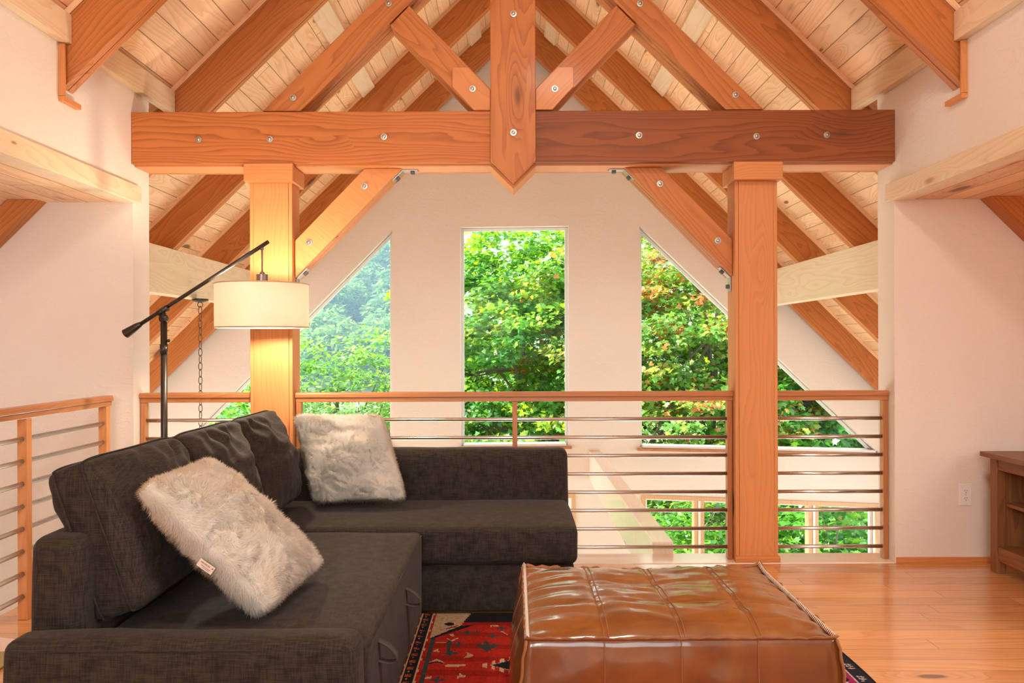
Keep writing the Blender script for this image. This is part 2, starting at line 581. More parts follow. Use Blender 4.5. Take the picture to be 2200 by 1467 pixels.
def link(name, me, mw, parent=None, bevel=0.0, segs=2, sub=0):
    o = bpy.data.objects.new(name, me)
    COL.objects.link(o)
    MW[o.name] = mw
    if parent is not None:
        o.parent = parent
        o.matrix_basis = MW[parent.name].inverted() @ mw
    else:
        o.matrix_basis = mw
    if bevel:
        md = o.modifiers.new('edge', 'BEVEL')
        md.width = bevel
        md.segments = segs
        md.limit_method = 'ANGLE'
        md.angle_limit = R(40)
    if sub:
        md = o.modifiers.new('soft', 'SUBSURF')
        md.levels = sub
        md.render_levels = sub
    return o

def empty(name, loc):
    o = bpy.data.objects.new(name, None)
    o.empty_display_size = 0.1
    mw = Matrix.Translation(Vector(loc))
    return link(name, None, mw) if False else _e(o, mw)

def _e(o, mw):
    COL.objects.link(o)
    o.matrix_basis = mw
    MW[o.name] = mw
    return o

def tag(o, label=None, cat=None, group=None, kind=None):
    if label: o['label'] = label
    if cat: o['category'] = cat
    if group: o['group'] = group
    if kind: o['kind'] = kind
    return o

def struct(o, label=None):
    o['kind'] = 'structure'
    if label: o['label'] = label
    return o

def copy_tree(o, parent=None):
    c = o.copy()
    COL.objects.link(c)
    if parent is not None:
        c.parent = parent
    for ch in list(o.children):
        copy_tree(ch, c)
    return c

def holed(outer, holes, y0, y1):
    """A wall between y0 and y1 with outline and holes given as (x, z)."""
    mb = MB()
    loops = [outer] + holes
    flat = [p for l in loops for p in l]
    tris = tessellate_polygon([[Vector((p[0], p[1], 0)) for p in l] for l in loops])
    n = len(flat)
    v = [(x, y0, z) for x, z in flat] + [(x, y1, z) for x, z in flat]
    f = [tuple(t) for t in tris] + [tuple(i + n for i in t)[::-1] for t in tris]
    k = 0
    for l in loops:
        m = len(l)
        for i in range(m):
            a, b = k + i, k + (i + 1) % m
            f.append((a, b, b + n, a + n))
        k += m
    mb.add(v, f)
    return mb

def grow(poly, d):
    """offset a convex (x, z) outline outward by d (inward for d < 0)."""
    n = len(poly)
    cx = sum(p[0] for p in poly) / n
    cz = sum(p[1] for p in poly) / n
    res = []
    for i in range(n):
        p0, p1, p2 = Vector(poly[i - 1]), Vector(poly[i]), Vector(poly[(i + 1) % n])
        def nrm(a, b):
            t = (b - a).normalized()
            nn = Vector((t.y, -t.x))
            if nn.dot(a - Vector((cx, cz))) < 0:
                nn = -nn
            return nn
        n1, n2 = nrm(p0, p1), nrm(p1, p2)
        bis = (n1 + n2)
        bis = bis / max(bis.dot(n1), 0.25)
        q = p1 + bis * d
        res.append((q.x, q.y))
    return res

# ================================================================== the shell
YW, YB = 4.48, 4.68            # loft opening wall, front and back faces
YG = 8.70                      # window wall of the great room
XS = 2.155                     # upper side walls
SL = 0.98                      # roof slope
ZC = HC + 3.69                 # ceiling at the ridge
ZR = HC + 3.335                # rafter undersides at the ridge
XK = 4.0                       # knee walls of the loft
XR = 4.5                       # side walls of the great room
ZL = -2.7                      # floor of the great room
YN = -3.0                      # wall behind the camera

def zceil(x): return ZC - SL * abs(x)

# floor of the loft, boards run left to right
struct(MB().box(-2.38, XK, YN, YW, -0.12, 0.0).build('floor', M['floor'], grain=(1, 0, 0)), 'orange oak floor boards of the loft')
struct(MB().box(-2.38, XK, YN, YW, -0.32, -0.121).box(-2.38, XS, YW, YB - 0.01, -0.32, -0.03).build('floor_structure', M['white_trim']))
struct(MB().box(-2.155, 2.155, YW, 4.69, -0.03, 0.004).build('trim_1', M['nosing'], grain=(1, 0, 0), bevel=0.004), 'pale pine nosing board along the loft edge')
struct(MB().box(-XR, XR, 2.6, YG, ZL - 0.1, ZL).build('floor_lower', M['lower_floor']))
struct(MB().box(-XK, XR, 2.5, 2.6, ZL - 0.1, -0.32).build('wall_under_loft', M['plaster']))

# front-facing walls left and right of the opening
for s, nm in ((-1, 'wall_left'), (1, 'wall_right')):
    a, b = s * XS, s * XR
    poly = [(a, ZL), (b, ZL), (b, zceil(b)), (a, zceil(a))]
    struct(MB().prism(poly, YW, YB).build(nm, M['plaster']), 'cream plaster wall beside the loft opening')
    # upper side wall between soffit and roof
    x0, x1 = s * XS, s * (XS + 0.10)
    poly = [(x0, 2.153), (x1, 2.153), (x1, zceil(x1)), (x0, zceil(x0))]
    struct(MB().prism(poly, YN, YW).build(nm + '_upper', M['plaster']), 'cream plaster wall above the header')
    # knee wall
    x0, x1 = s * XK, s * (XK + 0.1)
    struct(MB().box(min(x0, x1), max(x0, x1), YN, YW, ZL if s < 0 else -0.3, 1.1).build(nm + '_knee', M['plaster']))
    # flat soffit under the eaves, boards along the room
    x0, x1 = s * (XS + 0.08), s * 2.85
    struct(MB().box(min(x0, x1), max(x0, x1), YN, YW, 2.058, 2.085).build('ceiling_%s_soffit' % nm[5:], M['boards'], grain=(0, 1, 0)), 'flat pine board soffit under the eaves')
    # sloping boards from soffit to knee wall; the right one is cut open for an added fill lamp
    for (ya, yb) in ([(YN, YW)] if s < 0 else [(YN, 0.85), (2.25, YW)]):
        zz = lambda x: HC + 3.56 - SL * abs(x)
        poly = [(s * 2.72, zz(2.72)), (s * 4.1, zz(4.1)), (s * 4.1, zz(4.1) + 0.06), (s * 2.72, zz(2.72) + 0.06)]
        struct(MB().prism(poly, ya, yb).build('ceiling_%s_slope' % nm[5:], M['boards'], grain=(0, 1, 0)))
    # great room side wall with an unseen window opening added to bring in light
    x0, x1 = s * XR, s * (XR + 0.15)
    mb = MB()
    lo, hi = min(x0, x1), max(x0, x1)
    mb.box(lo, hi, YB, 5.3, ZL, zceil(XR)).box(lo, hi, 7.9, YG + 0.1, ZL, zceil(XR)).box(lo, hi, 5.3, 7.9, ZL, -1.7).box(lo, hi, 5.3, 7.9, 0.25, zceil(XR))
    struct(mb.build('wall_great_room_%s' % nm[5:], M['plaster']))
    struct(MB().box(lo + 0.06, lo + 0.07, 5.3, 7.9, -1.7, 0.25).build('window_%d' % (6 if s < 0 else 7), M['glass']))

# wall behind the camera, with a window opening added for fill light
outer = [(-XK, 0), (XK, 0), (XK, zceil(XK)), (0, ZC), (-XK, zceil(XK))]
hole = [(-1.6, 0.7), (1.6, 0.7), (1.6, 3.1), (-1.6, 3.1)]
struct(holed(outer, [hole], YN - 0.15, YN).build('wall_rear', M['plaster']))
struct(MB().box(-1.6, 1.6, YN - 0.08, YN - 0.07, 0.7, 3.1).build('window_8', M['glass']))
struct(MB().box(-XK, -2.38, YN, 1.0, -0.32, 0).build('floor_left', M['floor']))

# roof boards: both slopes, boards along the ridge
for s, nm in ((-1, 'ceiling_left'), (1, 'ceiling_right')):
    xe = s * 4.75
    t = 0.14
    mb = MB()
    def piece(xa, xb, ya, yb):
        mb.prism([(s * xa, zceil(xa)), (s * xb, zceil(xb)), (s * xb, zceil(xb) + t), (s * xa, zceil(xa) + t)], ya, yb)
    if s < 0:
        piece(0, 4.75, YN - 0.15, YG + 0.6)
    else:                                  # opening added to let the fill lamp above the roof in
        piece(0, 2.8, YN - 0.15, YG + 0.6)
        piece(4.05, 4.75, YN - 0.15, YG + 0.6)
        piece(2.8, 4.05, YN - 0.15, 0.85)
        piece(2.8, 4.05, 2.25, YG + 0.6)
    o = mb.build(nm, M['boards'], origin=Vector((0, 0, ZC)))
    # give the slab a frame whose x runs along the boards and y down the slope
    ang = math.atan(SL)
    down = Vector((s * math.cos(ang), 0, -math.sin(ang)))
    g = Vector((0, 1, 0))
    z = g.cross(down)
    rot = Matrix((g, down, z)).transposed().to_4x4()
    mw = Matrix.Translation((0, 0, ZC)) @ rot
    tr = mw.inverted() @ o.matrix_basis
    o.data.transform(tr)
    o.matrix_basis = mw
    MW[o.name] = mw
    struct(o, 'knotty pine board ceiling slope on the %s' % nm[8:])

# ------------------------------------------------------------------ window wall
zl = ZL
ce = [(-XR, zl), (XR, zl), (XR, zceil(XR)), (0, ZC), (-XR, zceil(XR))]
win_c = PXZ([(990, 960), (1222, 958), (1221, 485), (989, 488)], YG)
win_l = PXZ([(398, 966), (842, 962), (842, 494), (398, 948)], YG)
win_r = PXZ([(1375, 962), (1886, 973), (1880, 966), (1374, 485)], YG)
zb = -2.35  # opening bottoms lowered out of view to let the added uplight in
lr_t = PXZ([(1386, 1070), (1882, 1089)], YG)
win_lr = [(lr_t[0][0], zb), (lr_t[1][0], zb), lr_t[1], lr_t[0]]
x1 = P(1229, 1068, YG)
win_lc = [(-0.62, zb), (x1.x, zb), (x1.x, x1.z), (-0.62, x1.z)]
win_ll = [(-lr_t[1][0], zb), (-lr_t[0][0], zb), (-lr_t[0][0], lr_t[0][1]), (-lr_t[1][0], lr_t[1][1])]
struct(holed(ce, [win_c, win_l, win_r, win_lr, win_lc, win_ll], YG, YG + 0.16).build('wall_windows', M['plaster']), 'pinkish cream plaster gable wall holding the windows')

def ring(mb, poly, w, y0, y1):
    """frame of width w inside the outline."""
    inn = grow(poly, -w)
    n = len(poly)
    for i in range(n):
        j = (i + 1) % n
        a, b, c, d = poly[i], poly[j], inn[j], inn[i]
        mb.prism([a, b, c, d], y0, y1)
    return mb

def window(num, poly, label, casing=False, sill=None, mull=()):
    e = empty('window_%d' % num, (sum(p[0] for p in poly) / len(poly), YG, min(p[1] for p in poly)))
    struct(e, label)
    ring(MB(), grow(poly, -0.004), 0.030, YG + 0.085, YG + 0.13).build('frame', M['vinyl'], e, bevel=0.003)
    MB().prism(grow(poly, -0.012), YG + 0.104, YG + 0.110).build('glass', M['glass'], e)
    if casing:
        ring(MB(), grow(poly, 0.04), 0.046, YG - 0.018, YG + 0.02).build('casing', M['casing'], e, grain=(0, 0, 1), bevel=0.003)
    for k, x in enumerate(mull):
        zt = max(p[1] for p in poly)
        # top of the opening at x
        a, b = poly[3], poly[2]
        zt = a[1] + (b[1] - a[1]) * (x - a[0]) / (b[0] - a[0])
        z0 = poly[0][1]
        MB().box(x - 0.055, x + 0.055, YG - 0.005, YG + 0.12, z0 + 0.005, zt - 0.005).build('mullion', M['casing'], e, grain=(0, 0, 1), bevel=0.003)
        MB().box(x - 0.012, x + 0.012, YG - 0.016, YG - 0.005, z0 + 0.005, zt - 0.005).build('mullion_bead', M['white_trim'], e, grain=(0, 0, 1))
    if sill:
        (ax, az), (bx, bz) = sill
        MB().prism([(ax + 0.03, az + 0.002), (bx - 0.03, bz + 0.002), (bx - 0.03, bz + 0.03), (ax + 0.03, az + 0.03)], YG - 0.02, YG + 0.10).build('sill', M['stone_sill'], e, bevel=0.003)
        MB().prism([(ax - 0.03, az - 0.026), (bx + 0.03, bz - 0.026), (bx + 0.03, bz + 0.001), (ax - 0.03, az + 0.001)], YG - 0.05, YG - 0.001).build('apron', M['rail'], e, grain=(1, 0, 0), bevel=0.003)
    return e

window(1, win_l, 'left window with a slanted top following the roof', sill=(win_l[0], win_l[1]))
window(2, win_c, 'tall rectangular middle window full of green leaves', sill=(win_c[0], win_c[1]))
window(3, win_r, 'right window with a slanted top following the roof', sill=(win_r[0], win_r[1]))
mx = [P(x, 1075, YG).x for x in (1502, 1624, 1748)]
window(4, win_lr, 'row of small lower windows seen through the right half of the railing', casing=True, mull=mx)
window(5, win_lc, 'lower window mostly hidden behind the sofa', casing=True, mull=(0.0,))
window(9, win_ll, 'lower window behind the left side of the sofa', casing=True, mull=[-v for v in mx])

# great-room tie beam running to the window wall
xa = P(1265, 1000, YG).x
za = P(1265, 968, YG).z
o = MB().box(xa, xa + 0.125, YB + 0.02, YG - 0.001, za - 0.31, za).build('tie_beam', M['nosing'], grain=(0, 1, 0), bevel=0.004)  # lit look of the beam is put into the paler pine colour
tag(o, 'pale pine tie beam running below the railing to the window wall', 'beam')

# girders under the rafters
for s in (-1, 1):
    x0, x1 = s * 2.64, s * 2.77
    o = MB().box(min(x0, x1), max(x0, x1), YB + 0.002, YG - 0.001, HC + 0.385, HC + 0.742).build('girder', M['pine'], grain=(0, 1, 0), bevel=0.004)
    tag(o, 'pale pine girder under the rafters, %s' % ('left, behind the floor lamp' if s < 0 else 'right, behind the bare post'), 'beam', 'girders carrying the rafters')

# ------------------------------------------------------------------ rafters
def zr(x): return ZR - SL * abs(x)
RY = [3.78, 4.95, 6.14, 7.33, 8.52]
place = ['nearest the camera', 'just behind the big cross beam', 'second behind the big cross beam', 'third behind the big cross beam', 'against the window wall']
protos = {}
for s in (-1, 1):
    # prototype: full-length rafter of two planks with a shadow gap, top against the boards
    def rafter(xe, y):
        p = [(s * 0.0, ZR), (s * xe, zr(xe)), (s * xe, zceil(xe) - 0.002), (s * 0.0, ZC - 0.002)]
        g = (s * 1, 0, -SL)
        mb = MB().prism(p, y, y + 0.042)
        mb.prism(p, y + 0.047, y + 0.089)
        o = mb.build('rafter', M['fir'], origin=Vector((0, y, ZR)), grain=g, bevel=0.003)
        mc = MB().prism([(s * 0.01, ZC - 0.045), (s * xe, zceil(xe) - 0.045), (s * xe, zceil(xe) - 0.004), (s * 0.01, ZC - 0.004)], y - 0.016, y - 0.001)
        mc.build('cover_strip', M['boards'], o, grain=g)
        return o
    side = 'left' if s < 0 else 'right'
    a = rafter(XS - 0.003, RY[0])
    tag(a, 'orange fir rafter on the %s slope, %s' % (side, place[0]), 'rafter', 'roof rafters')
    b = rafter(4.49, RY[1])
    tag(b, 'orange fir rafter on the %s slope, %s' % (side, place[1]), 'rafter', 'roof rafters')
    for k in (2, 3, 4):
        c = copy_tree(b)
        c.location.y += RY[k] - RY[1]
        MW[c.name] = Matrix.Translation((0, RY[k] - RY[1], 0)) @ MW[b.name]
        tag(c, 'orange fir rafter on the %s slope, %s' % (side, place[k]), 'rafter', 'roof rafters')

# spacer blocks between rafters
def block(x, k, h, proto={}):
    y0, y1 = RY[k] + 0.09, RY[k + 1] - 0.018
    s = 1 if x > 0 else -1
    ang = math.atan(SL)
    down = Vector((s * math.cos(ang), 0, -math.sin(ang)))
    nrm = Vector((-s * math.sin(ang), 0, -math.cos(ang)))
    c = Vector((x, 0, zceil(x)))
    q = [c - down * 0.075 + nrm * 0.001, c + down * 0.075 + nrm * 0.001, c + down * 0.075 + nrm * h, c - down * 0.075 + nrm * h]
    o = MB().prism([(p.x, p.z) for p in q], y0, y1).build('spacer_block', M['pine'], grain=(0, 1, 0), bevel=0.002)
    return o
names = {1: 'first', 2: 'second', 3: 'third'}
for s in (-1, 1):
    side = 'left' if s < 0 else 'right'
    for xx, kk, where in ((1.36, (0, 1, 2, 3), 'midway up'), (3.2, (1, 2, 3), 'low on'), (0.42, (1, 2, 3), 'near the ridge of')):
        for k in kk:
            o = block(s * xx, k, 0.045)
            tag(o, 'spacer block %s the %s slope, %s bay from the front' % (where, side, ('first', 'second', 'third', 'fourth')[k]), 'block', 'spacer blocks between rafters')

# eave blocking over the side walls
for s in (-1, 1):
    side = 'left' if s < 0 else 'right'
    for k, (y0, y1) in enumerate(((2.2, RY[0] - 0.002), (RY[0] + 0.092, RY[1] - 0.02))):
        x0, x1 = s * 2.105, s * (XS - 0.001)
        o = MB().box(min(x0, x1), max(x0, x1), y0, y1, HC + 1.435, zceil(XS) - 0.003).build('eave_board', M['pine'], grain=(0, 1, 0), bevel=0.003)
        tag(o, 'pale pine eave board on the %s, %s the front rafter' % (side, 'in front of' if k == 0 else 'behind'), 'board', 'eave boards between the rafters')
    # trim around the foot of the front rafter
    e = empty('rafter_foot_trim', (s * 2.14, RY[0], HC + 1.1))
    tag(e, 'small pine trim around the foot of the front rafter on the %s wall' % side, 'trim', 'rafter foot trims')
    zf = zr(XS)
    x0, x1 = s * 2.125, s * (XS - 0.001)
    MB().box(min(x0, x1), max(x0, x1), RY[0] - 0.03, RY[0] - 0.018, zf - 0.04, HC + 1.43).build('side_strip', M['fir_post'], e, grain=(0, 0, 1))
    MB().box(min(x0, x1), max(x0, x1), RY[0] - 0.03, RY[0] + 0.115, zf - 0.065, zf - 0.042).build('bottom_strip', M['fir_post'], e, grain=(0, 1, 0))

# headers along the bottom of the upper side walls
for s in (-1, 1):
    side = 'left' if s < 0 else 'right'
    x0, x1 = s * 2.128, s * 2.235
    o = MB().box(min(x0, x1), max(x0, x1), YN + 0.001, 4.53, HC + 0.803, HC + 0.902).build('header_board', M['pine'], grain=(0, 1, 0), bevel=0.003)
    tag(o, 'pale pine header board running along the bottom of the upper %s wall' % side, 'beam', 'wall headers')
    # short rafter against the wall under the eaves
    zz = lambda x, c: HC + c - SL * abs(x)
    xa, xb = 2.64, XK - 0.002
    o = MB().prism([(s * xa, zz(xa, 3.395)), (s * xb, zz(xb, 3.395)), (s * xb, zz(xb, 3.555)), (s * (xa + 0.163), zz(xa, 3.395))], 4.38, YW - 0.001).build('eave_rafter', M['fir'], grain=(s, 0, -SL), bevel=0.003)
    tag(o, 'short fir rafter sloping down the front wall at the %s edge of the picture' % side, 'rafter', 'eave rafters')

# ------------------------------------------------------------------ the truss
def bolt(parent, x, y, Y, name='bolt'):
    p = P(x, y, Y)
    MB().lathe([(0.019, 0), (0.019, -0.003), (0.0185, -0.004), (0.010, -0.0045), (0.010, -0.011), (0.007, -0.014), (0.003, -0.015)], (p.x, Y, p.z), 'y', 16).build(name, M['zinc'], parent, smooth=False)

BT, BB = HC + 1.312, HC + 1.0205
cb = HC + 1.0098
e = empty('cross_beam', (0, 4.58, cb))
tag(e, 'large dark fir cross beam spanning the loft opening', 'beam')
xw = XS - 0.002
for (xa, xb, nm) in ((-xw, -0.10, 'front_plank'), (0.10, xw, 'front_plank')):
    p = MB().box(xa, xb, 4.462, 4.500, BB, BT).build(nm, M['fir_red' if xa < -1 else 'fir_old'], e, grain=(1, 0, 0), bevel=0.003)
MB().box(-xw, xw, 4.501, 4.662, cb, BT - 0.004).build('core', M['fir_post'], e, grain=(1, 0, 0), bevel=0.003)
MB().box(-xw, xw, 4.663, 4.70, cb, BT).build('back_plank', M['fir'], e, grain=(1, 0, 0), bevel=0.003)
for x, y in ((427, 300), (580, 299), (825, 294), (1373, 291), (1625, 293), (1776, 290)):
    bolt(e, x, y, 4.4615)

e = empty('king_post', (0, 4.44, HC + 0.9))
tag(e, 'upright fir king post with a pointed lower end hanging over the cross beam', 'post')
w = 0.126
ztop = zr(0) + 0.1
tip = P(1103, 392.5, 4.42).z
MB().prism([(-w, tip + w), (0, tip), (w, tip + w), (w, ztop), (-w, ztop)], 4.422, 4.4605).build('front_plank', M['fir'], e, grain=(0, 0, 1), bevel=0.003)
MB().prism([(-w, BT + 0.001), (w, BT + 0.001), (w, ztop), (-w, ztop)], 4.4615, 4.70).build('core', M['fir_post'], e, grain=(0, 0, 1), bevel=0.003)
tz = HC + 0.879
MB().prism([(-(cb - tz), cb - 0.0005), (0, tz), (cb - tz, cb - 0.0005)], 4.501, 4.70).build('pointed_end', M['fir_post'], e, grain=(1, 0, 0), bevel=0.002)
for x, y in ((1103, 30), (1103, 285)):
    bolt(e, x, y, 4.4215)

for s in (-1, 1):
    side = 'left' if s < 0 else 'right'
    mir = lambda pts: [(s * -1 * x, z) for x, z in pts]      # measured on the left half
    g = (s, 0, -1)
    # top chord
    za, zb2 = HC + 2.49, HC + 2.70
    xl = (za - BT) / SL
    xu = (zb2 - BT) / SL
    pts = [(-w - 0.002, za - SL * w), (-xl, BT + 0.006), (-xu, BT + 0.006), (-w - 0.002, zb2 - SL * w)]
    o = MB().prism(mir(pts), 4.47, 4.515).prism(mir(pts), 4.52, 4.565).prism(mir(pts), 4.57, 4.63).build('top_chord', M['fir'], grain=(s, 0, -SL), bevel=0.003)
    tag(o, 'sloping fir truss chord rising from the cross beam on the %s of the king post' % side, 'beam', 'truss chords')
    for x, y in (((630, 210), (835, 8)) if s < 0 else ((1580, 204), (1375, 8))):
        bolt(o, x, y, 4.4695)
    # web strut
    q = PXZ([(838, 54), (879, 12), (1054, 190.5), (1054, 234), (1018, 234)], 4.47)
    q[2] = (-w - 0.002, q[2][1]); q[3] = (-w - 0.002, BT + 0.003); q[4] = (q[4][0], BT + 0.003)
    o = MB().prism(mir(q), 4.472, 4.517).prism(mir(q), 4.522, 4.567).prism(mir(q), 4.572, 4.63).build('web_strut', M['fir'], grain=(s, 0, 1), bevel=0.003)
    tag(o, 'short fir strut from the king post foot up to the %s truss chord' % side, 'beam', 'truss struts')
    gq = PXZ([(972, 145), (1006, 145), (1054, 193), (1054, 233), (1018, 233), (972, 187)], 4.45)
    gq[2] = (-w - 0.002, gq[2][1]); gq[3] = (-w - 0.002, BT + 0.002); gq[4] = (gq[4][0], BT + 0.002)
    gp = MB().prism(mir(gq), 4.445, 4.4715).build('gusset', M['fir_post'], o, grain=(s, 0, 1), bevel=0.002)
    bolt(o, 1015 if s < 0 else 1192, 191, 4.4445)
    # knee brace
    kq = PXZ([(783, 361), (863, 361), (628.6, 596.7), (628.6, 517.5)], 4.55)
    zt = cb - 0.001
    xi = -(1.38 - 0.1205) + 0.002
    kq = [(kq[0][0], zt), (kq[1][0], zt), (xi, kq[2][1]), (xi, kq[3][1])]
    km = mir(kq)
    o = MB().prism(km, 4.55, 4.598).prism(km, 4.602, 4.65).prism(km, 4.654, 4.70).build('knee_brace', M['fir' if s > 0 else 'fir_post'], grain=(s, 0, 1) if s < 0 else (1, 0, -1), bevel=0.003)
    tag(o, 'diagonal fir knee brace between the %s post and the cross beam' % side, 'beam', 'knee braces')
    for x, y in (((783, 400), (664, 521)) if s < 0 else ((1418, 395), (1542, 517))):
        bolt(o, x, y, 4.5495)
    # bent steel brackets at both ends of the brace
    def bracket(c, d1, d2):
        c, d1, d2 = Vector(c), Vector(d1).normalized(), Vector(d2).normalized()
        inward = (d1 + d2).normalized()
        L1, t = 0.085, 0.006
        n1 = inward - d1 * inward.dot(d1); n1.normalize()
        n2 = inward - d2 * inward.dot(d2); n2.normalize()
        corner = c + inward * (t / max(inward.dot(n1), 0.2))
        poly = [c, c + d1 * L1, c + d1 * L1 + n1 * t, corner, c + d2 * L1 + n2 * t, c + d2 * L1]
        bo = MB().prism([(s * -1 * p.x, p.y) for p in poly], 4.58, 4.63).build('bracket', M['zinc'], o)
        for d, n in ((d1, n1), (d2, n2)):
            p = c + d * 0.055 + n * (t + 0.008)
            q = [p - d * 0.012 - n * 0.008, p + d * 0.012 - n * 0.008, p + d * 0.012 + n * 0.008, p - d * 0.012 + n * 0.008]
            MB().prism([(s * -1 * v.x, v.y) for v in q], 4.594, 4.616).build('bracket_bolt', M['dark_bolt'], bo, bevel=0.002)
    bracket((kq[1][0] + 0.001, zt - 0.0005), (1, 0), (-1, -1))
    bracket((xi + 0.0005, kq[2][1] - 0.001), (0, -1), (1, 1))

# posts
for s in (-1, 1):
    side = 'left' if s < 0 else 'right'
    c = s * 1.38
    e = empty('post', (c, 4.58, 0.004))
    tag(e, 'square fir post %s' % ('behind the lamp shade on the left' if s < 0 else 'on the right, standing clear of the sofa'), 'post', 'loft posts')
    h = 0.1205
    MB().box(c - h + 0.021, c + h - 0.021, 4.50, 4.66, 0.005, HC + 0.937).box(c - h, c - h + 0.020, 4.502, 4.658, 0.005, HC + 0.937).box(c + h - 0.020, c + h, 4.502, 4.658, 0.005, HC + 0.937).build('shaft', M['fir_post'], e, grain=(0, 0, 1), bevel=0.002)
    MB().box(c - 0.1385, c + 0.1385, 4.452, 4.4995, HC + 0.918, HC + 1.0203).box(c - 0.1385, c + 0.1385, 4.5, 4.70, HC + 0.918, cb - 0.0005).build('cap', M['fir_post'], e, grain=(1, 0, 0), bevel=0.004)
    MB().prism_y([(4.482, 0.005), (4.482, 0.026), (4.490, 0.036), (4.4995, 0.04), (4.4995, 0.005)], c - h - 0.006, c + h + 0.006).build('base_trim', M['base'], e, grain=(1, 0, 0))

# baseboards
struct(MB().prism_y([(YW - 0.017, 0.0), (YW - 0.017, 0.012), (YW - 0.011, 0.022), (YW - 0.009, 0.03), (YW, 0.034), (YW, 0)], XS + 0.005, XK).build('baseboard_right', M['base'], grain=(1, 0, 0)), 'low wooden baseboard along the right wall')
struct(MB().prism_y([(YW - 0.017, 0.0), (YW - 0.017, 0.012), (YW - 0.011, 0.022), (YW - 0.009, 0.03), (YW, 0.034), (YW, 0)], -2.22, -XS).build('baseboard_left', M['base'], grain=(1, 0, 0)))

# ------------------------------------------------------------------ railings
bar_z = [0.812 - 0.1057 * i for i in range(8)]
YRL = 4.575

def handrail(mb, axis, a, b, c, ztop):
    # moulded cap over a narrower rail; profile across, extruded along axis
    cap = [(-0.034, -0.028), (-0.034, -0.010), (-0.028, 0.0), (0.028, 0.0), (0.034, -0.010), (0.034, -0.028)]
    low = [(-0.024, -0.055), (-0.024, -0.0285), (0.024, -0.0285), (0.024, -0.055)]
    for pr in (cap, low):
        if axis == 'x':
            mb.prism_y([(c + u, ztop + v) for u, v in pr], a, b)
        else:
            mb.prism([(c + u, ztop + v) for u, v in pr], a, b)
    return mb

def railing(x0, x1, balusters, label):
    e = empty('loft_railing', ((x0 + x1) / 2, YRL, 0))
    tag(e, label, 'railing', 'railing sections along the loft edge')
    handrail(MB(), 'x', x0, x1, YRL, 0.972).build('handrail', M['rail'], e, grain=(1, 0, 0), bevel=0.002)
    for xb in balusters:
        MB().box(xb - 0.014, xb + 0.014, YRL - 0.022, YRL + 0.022, 0.005, 0.916).build('baluster', M['rail'], e, grain=(0, 0, 1), bevel=0.002)
    for z in bar_z:
        MB().tube([(x0 + 0.002, YRL, z), (x1 - 0.002, YRL, z)], 0.0112, 12).build('bar', M['steel'], e, smooth=True)
pl = 1.38 + 0.1215
pi_ = 1.38 - 0.1215
railing(-XS + 0.002, -pl, (-XS + 0.018,), 'short railing section between the left wall and the left post')
railing(-pi_, pi_, (-pi_ + 0.018, P(1106, 900, YRL).x, pi_ - 0.018), 'long middle railing section between the two posts')
railing(pl, XS - 0.002, (XS - 0.018,), 'short railing section between the right post and the right wall')

e = empty('stair_railing', (-2.24, 3.3, 0))
tag(e, 'railing running toward the camera along the stair opening at far left', 'railing')
handrail(MB(), 'y', 2.0, 4.36, -2.24, 0.972).build('handrail', M['rail'], e, grain=(0, 1, 0), bevel=0.002)
for yb in (4.325, 3.62, 2.9, 2.2):
    MB().box(-2.262, -2.218, yb - 0.02, yb + 0.02, 0.001, 0.916).build('baluster', M['fir_post'], e, grain=(0, 0, 1), bevel=0.002)
for i in range(8):
    z = 0.823 - 0.1023 * i
    MB().tube([(-2.24, 2.02, z), (-2.24, 4.33, z)], 0.0112, 12).build('bar', M['steel'], e, smooth=True)

# ------------------------------------------------------------------ soft shapes
def fbm(p, o=3):
    return mnoise.fractal(Vector(p), 1.0, 2.0, o, noise_basis='PERLIN_ORIGINAL')

